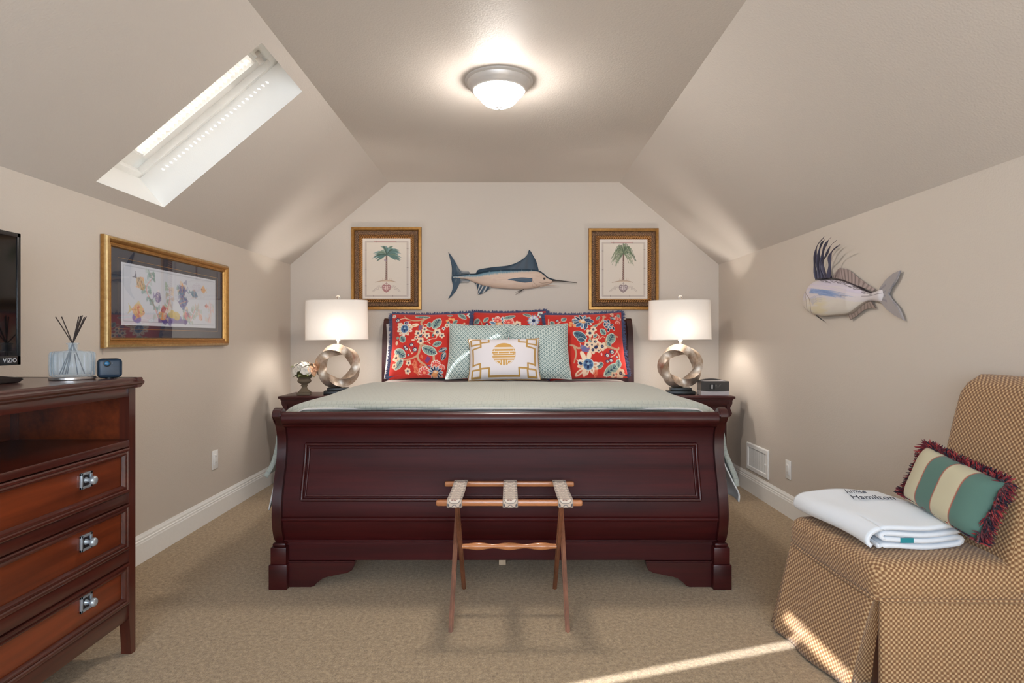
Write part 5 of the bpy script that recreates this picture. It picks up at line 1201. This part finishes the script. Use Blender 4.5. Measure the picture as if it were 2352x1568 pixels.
# ---------------------------------------------------------------- reed diffuser
rd = Thing('reed_diffuser', 'ribbed clear glass reed diffuser with dark reeds on a silver base, on the dresser', 'reed diffuser', (-1.509, 2.072, 1.0005), local=True)
bm = bmesh.new(); lathe(bm, [(0, 0), (.066, 0), (.068, .002), (.068, .008), (.066, .010), (0, .010)], n=48); rd.add('base', bm, 'silver_base', angle=40)
def ribbed(r0, prof, n=120, ribs=20):
    P = np.zeros((len(prof), n, 3))
    for i, (r, z, k) in enumerate(prof):
        for j in range(n):
            a = 2 * PI * j / n; rr = r + k * (abs(math.cos(a * ribs / 2)) - .5) * .008; P[i, j] = (rr * math.cos(a), rr * math.sin(a), z)
    return P
outer = [(.001, .0105, 0), (.056, .0105, 0), (.061, .014, 1), (.0625, .03, 1), (.0625, .085, 1), (.060, .093, 1), (.052, .097, 0), (.016, .0985, 0), (.0135, .102, 0), (.0135, .118, 0), (.0185, .121, 0), (.0185, .1245, 0), (.011, .1255, 0), (.0105, .100, 0), (.05, .092, 0), (.056, .085, 0), (.057, .03, 0), (.052, .017, 0), (.001, .016, 0)]
g = grid_mesh('glass_bottle', ribbed(0, outer), 'bottle_glass', close_u=True, parent=rd.o)
for (tx, tz, ty), (bx, by) in zip(((128, 727.7, .02), (141.5, 727, -.02), (181, 727, .01), (186, 725, -.012), (189.5, 724, .02), (194, 728, .0), (198, 727, -.02)), ((.035, -.02), (.03, .02), (-.02, -.01), (-.03, .012), (-.034, -.02), (-.04, 0), (-.042, .018))):
    top = at(tx, tz, 2.072 + ty) - rd.loc; bot = Vector((bx * .9, by, .018)); mid = Vector((bx * .04, 0, .12))
    bm = bmesh.new(); tube(bm, [bot, mid, top], .0019, 6); rd.add('reed', bm, 'reed', local=True)
# ---------------------------------------------------------------- little camera
cm = Thing('security_camera', 'small square slate blue camera with a round lens at the dresser corner', 'camera', (-1.420, 2.128, 1.0005), (0, 0, math.radians(40)))
bm = bmesh.new(); box(bm, -.037, .037, -.020, .020, .001, .070, .016, 4); cm.add('housing', bm, 'camera_side')
bm = bmesh.new(); box(bm, -.0355, .0355, -.0225, -.012, .0045, .0685, .0105, 4); cm.add('front_face', bm, 'camera_blue')
bm = bmesh.new(); box(bm, -.034, .034, -.0232, -.0222, .0405, .0412); cm.add('seam', bm, 'camera_side', smooth=False)
bm = bmesh.new(); lathe(bm, [(0, 0), (.0115, 0), (.0115, .003), (.0085, .004), (.0085, .0015), (0, .0015)], n=28)
lm = Matrix.Translation((-.0095, -.0215, .053)) @ Matrix.Rotation(PI / 2, 4, 'X')
bmesh.ops.transform(bm, matrix=lm, verts=bm.verts[:]); ln = cm.add('lens_ring', bm, 'camera_side')
bm = bmesh.new(); ball(bm, (0, 0, 0), .008, 16, 8, 0, (1, 1, .4)); bmesh.ops.transform(bm, matrix=Matrix.Translation((-.0095, -.0230, .053)) @ Matrix.Rotation(PI / 2, 4, 'X'), verts=bm.verts[:]); cm.add('lens', bm, 'lens', ln)
bm = bmesh.new(); box(bm, .006, .0075, -.0233, -.022, .053, .0545); cm.add('indicator', bm, 'white_ink', smooth=False)
bm = bmesh.new(); lathe(bm, [(0, 0), (.014, 0), (.014, .003), (0, .003)], n=24); cm.add('foot', bm, 'camera_side')

# ================================================================ LUGGAGE RACK
LX, YA, YBk, ZR = -.004, 2.387, 2.700, .500
rk = Thing('luggage_rack', 'folding wooden luggage rack with three tapestry straps at the foot of the bed', 'luggage rack', (LX, 2.545, 0))
for y in (YA, YBk):
    bm = bmesh.new(); s = -1 if y == YA else 1
    box(bm, LX - .290, LX + .290, y - .013, y + .013, ZR - .022, ZR, .006, 2); rk.add('top_rail', bm, 'rack_wood')
def rleg(x, ya, za, yb_, zb):
    bm = bmesh.new(); d = Vector((0, yb_ - ya, zb - za)).normalized(); nrm = Vector((0, -d.z, d.y)); a, b_ = Vector((x, ya, za)), Vector((x, yb_, zb))
    a = a + Vector((0, 0, 0)); hw, ht = .0095, .014
    vs = [[bm.verts.new(p + Vector((sx * hw, 0, 0)) + nrm * sy * ht) for sx, sy in ((-1, -1), (1, -1), (1, 1), (-1, 1))] for p in (a, b_)]
    for v in vs[1]: v.co.z = max(v.co.z, 0) if v.co.z > .01 else 0
    for v in vs[1]: v.co.z = 0.0
    for k in range(4): bm.faces.new([vs[0][k], vs[0][(k + 1) % 4], vs[1][(k + 1) % 4], vs[1][k]])
    bm.faces.new(vs[0][::-1]); bm.faces.new(vs[1])
    bmesh.ops.bevel(bm, geom=[e for e in bm.edges if abs((e.verts[0].co - e.verts[1].co).normalized().dot(d)) > .95], offset=.005, segments=2, affect='EDGES')
    rk.add('leg', bm, 'rack_leg')
for s in (-1, 1):
    rleg(LX + s * .207, YA, ZR - .018, 2.745, 0); rleg(LX + s * .2275, YBk, ZR - .018, 2.342, 0)
yc = 2.545; zc = .262
bm = bmesh.new(); n = 61; xs = np.linspace(-.200, .200, n); rad = [.0125 + .0035 * math.cos(abs(x) / .2 * 2 * PI * 1.5) * (1 if abs(x) < .18 else .6) for x in xs]
tube(bm, [(LX + x, yc, zc) for x in xs], rad, 14); rk.add('stretcher', bm, 'rack_wood', angle=60)
def strap_art():
    c = Canvas(0, 60, 0, 470, 44, 300, (196, 178, 162)); ink, lite = (96, 92, 96), (214, 200, 186)
    for k in range(10):
        y = 24 + k * 46; c.ell(30, y, 24, 17, 0, lite); c.curve([(4, y + 20), (16, y + 12), (30, y + 22), (44, y + 12), (56, y + 20)], 3, ink); c.curve([(6, y), (14, y - 14), (30, y - 17), (46, y - 14), (54, y)], 2.5, ink)
        c.ell(22, y - 2, 5, 4, 30, (140, 108, 100)); c.ell(32, y - 3, 5, 4, -20, (150, 116, 104)); c.ell(40, y + 2, 4, 3, 20, (120, 96, 96)); c.line([(28, y + 3), (29, y + 9)], 2, ink); c.ell(5, y + 22, 5, 7, 20, ink); c.ell(55, y + 22, 5, 7, -20, ink)
    c.rect(0, 3, 0, 470, (150, 134, 122)); c.rect(57, 60, 0, 470, (150, 134, 122)); return c.C
sa = strap_art()
for xc in (-.217, .004, .223):
    pth = [(YA + .017, ZR - .030), (YA - .012, ZR - .026), (YA - .0155, ZR - .018), (YA - .0155, ZR - .006), (YA - .012, ZR + .0015), (YA, ZR + .003), (YA + .08, ZR - .001), (YA + .157, ZR - .003), (YBk - .08, ZR - .001), (YBk, ZR + .003), (YBk + .012, ZR + .0015), (YBk + .0155, ZR - .006), (YBk + .0155, ZR - .02)]
    sp = np.array(smooth_path(pth, 10)); s = np.concatenate([[0], np.cumsum(np.hypot(*np.diff(sp, axis=0).T))]); S_ = np.linspace(0, s[-1], 300)
    yy, z_ = np.interp(S_, s, sp[:, 0]), np.interp(S_, s, sp[:, 1]); X = np.linspace(-.030, .030, 44)
    P = np.stack([np.broadcast_to(X[None, :] + xc + LX, (300, 44)), np.broadcast_to(yy[:, None], (300, 44)), np.broadcast_to(z_[:, None], (300, 44))], -1) - np.array(rk.loc)
    o = grid_mesh('strap', P, 'cloth_paint', paint=sa, parent=rk.o); md = o.modifiers.new('thickness', 'SOLIDIFY'); md.thickness = .0018; md.offset = 0

# ================================================================ SLIPPER CHAIR
ch = Thing('slipper_chair', 'armless tan dotted upholstered chair with a pleated skirt by the side wall', 'chair', (1.35, 2.05, 0))
CN = [(1.140, 1.872), (1.120, 2.400), (1.60, 2.245), (1.60, 1.862)]  # near front, far front, far back, near back at the seam
def loop(corners, r, n=26, infl=0.0):
    """rounded quadrilateral, resampled evenly"""
    c = [np.array(p, float) for p in corners]; out = []
    for k in range(4):
        p, a, b_ = c[k], c[k - 1], c[(k + 1) % 4]; da, db = (a - p) / np.linalg.norm(a - p), (b_ - p) / np.linalg.norm(b_ - p)
        for t in np.linspace(0, 1, 7): out.append((1 - t) ** 2 * (p + da * r) + 2 * t * (1 - t) * p + t * t * (p + db * r))
    out = np.array(out + [out[0]]); s = np.concatenate([[0], np.cumsum(np.hypot(*np.diff(out, axis=0).T))]); S_ = np.linspace(0, s[-1], n * 4 + 1)[:-1]
    q = np.stack([np.interp(S_, s, out[:, 0]), np.interp(S_, s, out[:, 1])], -1); ctr = q.mean(0)
    if infl:
        d = q - ctr; q = q + d / np.linalg.norm(d, axis=1, keepdims=True) * infl
    return q, S_
rows, uvs = [], []
for infl, z, r in ((0, .322, .03), (.003, .330, .03), (.010, .338, .035), (.013, .352, .04), (.014, .38, .045), (.012, .405, .05), (.004, .424, .055), (-.010, .436, .06), (-.030, .4435, .07), (-.06, .449, .08), (-.11, .454, .09), (-.16, .457, .08)):
    q, S_ = loop(CN, r, 30, infl); rows.append(np.concatenate([q, np.full((len(q), 1), z)], 1))
ctr = rows[-1].mean(0); ctr[2] = .459
for f in (.6, .3, .02): rows.append(ctr + (rows[-3 if f == .6 else -1] - ctr) * 0 + (rows[11] - ctr) * f)
P = np.array(rows) - np.array(ch.loc)
bm = bmesh.new(); vv = [[bm.verts.new(p) for p in r_] for r_ in P]
for a, b_ in zip(vv, vv[1:]):
    for k in range(len(a)): bm.faces.new([a[k], a[(k + 1) % len(a)], b_[(k + 1) % len(a)], b_[k]])
ch.add('seat_cushion', bm, 'chair', local=True, angle=70, boxuv=True)
bm = bmesh.new(); q, _ = loop(CN, .03, 30, .006); pts = [(x, y, .328) for x, y in q]; tube(bm, pts + [pts[0]], .0055, 6); ch.add('welt', bm, 'chair', boxuv=True)
# skirt: seam loop above, flared hem below, inverted pleats at the corners
NB, FA, FB = np.array(CN[0]), np.array(CN[1]), np.array(CN[2])
hemB0, hemA0, hemA1 = np.array((1.150, 1.860)), np.array((1.083, 1.921)), np.array((1.026, 2.345))
def panel(p0, p1, h0, h1, n, wob, ph):
    out = []
    for i in range(n):
        t = i / (n - 1); a, b_ = p0 + (p1 - p0) * t, h0 + (h1 - h0) * t
        d = h1 - h0; nn = np.array((d[1], -d[0])) / np.linalg.norm(d); b_ = b_ + nn * wob * math.sin(t * PI * 3 + ph) * (1 - (2 * t - 1) ** 4)
        out.append((a, b_))
    return out
hems = panel(np.array((1.66, 1.868)), NB + (.014, 0), np.array((1.70, 1.845)), hemB0, 24, .006, .4)
hems += [(NB + (.016, .008), np.array((1.158, 1.885))), (NB + (.022, .022), np.array((1.190, 1.935))), (NB + (.016, .026), np.array((1.160, 1.965))), (NB + (.004, .020), np.array((1.105, 1.952)))]
hems += panel(NB + (0, .012), FA + (0, -.012), hemA0, hemA1, 34, .008, .2)
hems += [(FA + (.004, -.004), np.array((1.050, 2.34))), (FA + (.010, .002), np.array((1.052, 2.372)))]
hems += panel(FA + (.014, 0), np.array((1.66, 2.23)), np.array((1.045, 2.40)), np.array((1.70, 2.26)), 24, .006, 1)
mrows = 16; P = np.zeros((mrows, len(hems), 3)); U = np.zeros((mrows, len(hems), 2)); run = 0
for i, (a, b_) in enumerate(hems):
    if i: run += float(np.linalg.norm(hems[i][1] - hems[i - 1][1]))
    for j in range(mrows):
        t = j / (mrows - 1); e = t ** .85; xy = a + (b_ - a) * e; z = .326 + (.010 + .012 * (1.0 if xy[1] < 1.95 else 0) - .326) * t
        P[j, i] = (xy[0], xy[1], z); U[j, i] = (run, z)
o = grid_mesh('skirt', P - np.array(ch.loc), 'chair', uv=U, parent=ch.o); md = o.modifiers.new('thickness', 'SOLIDIFY'); md.thickness = .006; md.offset = 0
bm = bmesh.new(); v = box(bm, 0, 1, 1.845, 2.235, .36, 1.012)
g = bmesh.ops.subdivide_edges(bm, edges=bm.edges[:], cuts=22, use_grid_fill=True)
for w in bm.verts:
    u, s_, z = w.co.x, (w.co.y - 2.04) / .195, (w.co.z - .36) / .652
    ed = max(abs(s_), 0); rz = max(0, (z - .90) / .10)
    th = .115; th2 = th * math.sqrt(max(0.02, 1 - .9 * max(0, (abs(s_) - .80) / .20) ** 2.5)) * math.sqrt(max(.02, 1 - .92 * rz ** 2.2))
    x = 1.535 + .105 * z + .03 * z * z + th / 2 + (u - .5) * th2 + .006 * (1 - s_ * s_) * (-1 if u < .5 else 0) * math.sin(PI * z)
    corner = (max(0, abs(s_) - .72) / .28) ** 2.6 * max(0, (z - .72) / .28) ** 1.5
    w.co = Vector((x, w.co.y - math.copysign(.02 * rz ** 2, s_) * (abs(s_) > .8), w.co.z - .055 * corner))
ch.add('backrest', bm, 'chair', angle=70, boxuv=True)
for x, y in ((1.19, 1.93), (1.17, 2.33), (1.60, 1.92), (1.60, 2.19)):
    bm = bmesh.new(); box(bm, x - .02, x + .02, y - .02, y + .02, 0, .325, .003); ch.add('leg', bm, 'bed_wood_up')
# ---------------------------------------------------------------- towel
tw = Thing('folded_towel', 'white folded terry towel with dark embroidery on the chair seat', 'towel', (1.31, 2.16, .459))
def ribbon(path, y0, y1, ny, th, wob=0):
    sp = np.array(smooth_path(path, 8)); s = np.concatenate([[0], np.cumsum(np.hypot(*np.diff(sp, axis=0).T))]); n = 170; S_ = np.linspace(0, s[-1], n)
    x, z = np.interp(S_, s, sp[:, 0]), np.interp(S_, s, sp[:, 1]); P = np.zeros((ny, n, 3))
    for j in range(ny):
        t = j / (ny - 1); y = y0 + (y1 - y0) * t
        skew = -.018 * t; bow = .006 * math.sin(t * PI)
        P[j, :, 0] = x + skew + .010 * np.sin(t * 5 + 1) * ((x < 1.2) * 1.0); P[j, :, 1] = y + .012 * np.sin(x * 9) * (1 - 2 * t); P[j, :, 2] = z + bow + .004 * np.sin(x * 22 + t * 4) + .010 * t
    return P
zb = .4655
path = [(1.18, zb), (1.30, zb + .001), (1.44, zb), (1.472, zb + .004), (1.478, zb + .014), (1.466, zb + .022), (1.40, zb + .021), (1.25, zb + .021), (1.20, zb + .024), (1.193, zb + .032), (1.205, zb + .039), (1.30, zb + .039), (1.44, zb + .040), (1.468, zb + .045), (1.470, zb + .056), (1.455, zb + .063), (1.40, zb + .062), (1.28, zb + .060), (1.20, zb + .056), (1.168, zb + .047), (1.152, zb + .030), (1.150, zb + .012), (1.162, zb + .001)]
o = grid_mesh('towel_cloth', ribbon(path, 1.955, 2.375, 40, .012) - np.array(tw.loc), 'terry', parent=tw.o); md = o.modifiers.new('thickness', 'SOLIDIFY'); md.thickness = .013; md.offset = 0
zt = zb + .0735
xd = Vector((1, -.10, .0)); yd = Vector((.12, 1, .02))
text_mesh('embroidery', 'Junke', .062, 'ink', basis((1.325, 2.312, zt + .0148), xd, yd), None, shear=.3, depth=.0008, squash=.56, thin=-.0012)
text_mesh('embroidery', 'Hamilton', .074, 'ink', basis((1.338, 2.225, zt + .0142), xd, yd), None, shear=.3, depth=.0008, squash=.56, thin=-.0010)
for o in [x for x in bpy.data.objects if x.name.startswith('embroidery')]: o.parent = tw.o; o.data.transform(Matrix.Translation(-tw.loc))
bm = bmesh.new(); box(bm, 1.262, 1.305, 1.9425, 1.9450, zb + .014, zb + .030, .0005)
tw.add('care_label', bm, 'teal_tag', smooth=False)['label'] = 'small teal label'
# ---------------------------------------------------------------- striped cushion
def art_stripe():
    c = Canvas(0, 100, 0, 64, 150, 96, (84, 114, 104)); bg = (190, 182, 154); rd_ = (160, 84, 70)
    for a, b_ in ((5, 31), (53, 77)): c.rect(a, b_, 0, 64, bg); c.line([(a, 0), (a, 64)], 1.3, rd_); c.line([(b_, 0), (b_, 64)], 1.3, rd_)
    return c.C
TLc, TRc, BRc, BLc = Vector((1.492, 2.165, .748)), Vector((1.512, 1.832, .712)), Vector((1.437, 1.852, .500)), Vector((1.440, 2.185, .568))
xv = ((TRc - TLc) + (BRc - BLc)) / 2; zv = ((TLc - BLc) + (TRc - BRc)) / 2; base = (BRc + BLc) / 2
w, h = xv.length, zv.length; X_ = xv.normalized(); Yv = zv.cross(X_).normalized(); Z_ = X_.cross(Yv)
cu = Thing('striped_cushion', 'green and beige striped cushion with burgundy fringe leaning on the chair back', 'cushion', base)
mt = Matrix((X_, Yv, Z_)).transposed().to_4x4(); mt.translation = base; cu.o.matrix_world = mt; cu.local = True
art = art_stripe(); grid_mesh('cushion_cover', pillow_sheet(w, h, .13, .03, art.shape[1], art.shape[0]), 'cloth_paint', paint=art, extra=[(pillow_sheet(w, h, .06, .03, 30, 30, -1), lin((84, 114, 104)), None)], parent=cu.o)
bm = bmesh.new(); e = pillow_edge(w, h, .03, 1700); fringe(bm, e, .040, .0024, .38, 3, .006, (.42, .20, .38)); cu.add('fringe', bm, ['red_yarn', 'rose_yarn', 'dark_yarn'], local=True, smooth=False)

# ================================================================ LIGHT
def light(name, typ, loc, energy, color, parent=None, **kw):
    d = bpy.data.lights.new(name, typ); d.energy = energy; d.color = color
    for k, v in kw.items(): setattr(d, k, v)
    o = bpy.data.objects.new(name, d); o.location = loc; COL.objects.link(o)
    if parent: o.parent = parent
    return o
S = SUNV
sun = light('sunlight', 'SUN', (-5, -5, 6), SUN_E, (1.0, .98, .95), angle=.0093); sun.rotation_euler = S.to_track_quat('-Z', 'Y').to_euler()
w = bpy.data.worlds.new('sky'); SC.world = w; w.use_nodes = True; nt = w.node_tree; bg = nt.nodes['Background']
bg.inputs[0].default_value = (.72, .86, 1.0, 1); bg.inputs[1].default_value = SKY_E
# portals at the glazed openings steer sampling towards the sky
def portal(name, c, u, v, su, sv):
    d = bpy.data.lights.new(name, 'AREA'); d.shape = 'RECTANGLE'; d.size = su; d.size_y = sv; d.cycles.is_portal = True
    o = bpy.data.objects.new(name, d); COL.objects.link(o); o.matrix_world = basis(c, u, v)
portal('window_portal', ((WX0 + WX1) / 2, YF - .05, (WZ0 + WZ1) / 2), (1, 0, 0), (0, 0, 1), WX1 - WX0, WZ1 - WZ0)

# ================================================================ CAMERA
cd = bpy.data.cameras.new('camera'); cd.sensor_width = 36; cd.lens = F * 36 / 2352; cd.clip_start = .02
cd.shift_x = (1176 - CX) / 2352; cd.shift_y = -(784 - CY) / 2352
co = bpy.data.objects.new('camera', cd); co.location = (0, 0, H); co.rotation_euler = (PI / 2, 0, 0); COL.objects.link(co); SC.camera = co
vs = SC.view_settings; vs.view_transform = 'Standard'; vs.look = 'None'; vs.gamma = 1; vs.exposure = EXPO; vs.use_curve_mapping = False
SC.cycles.max_bounces = 10; SC.cycles.diffuse_bounces = 6; SC.cycles.transparent_max_bounces = 12; SC.cycles.sample_clamp_indirect = 6
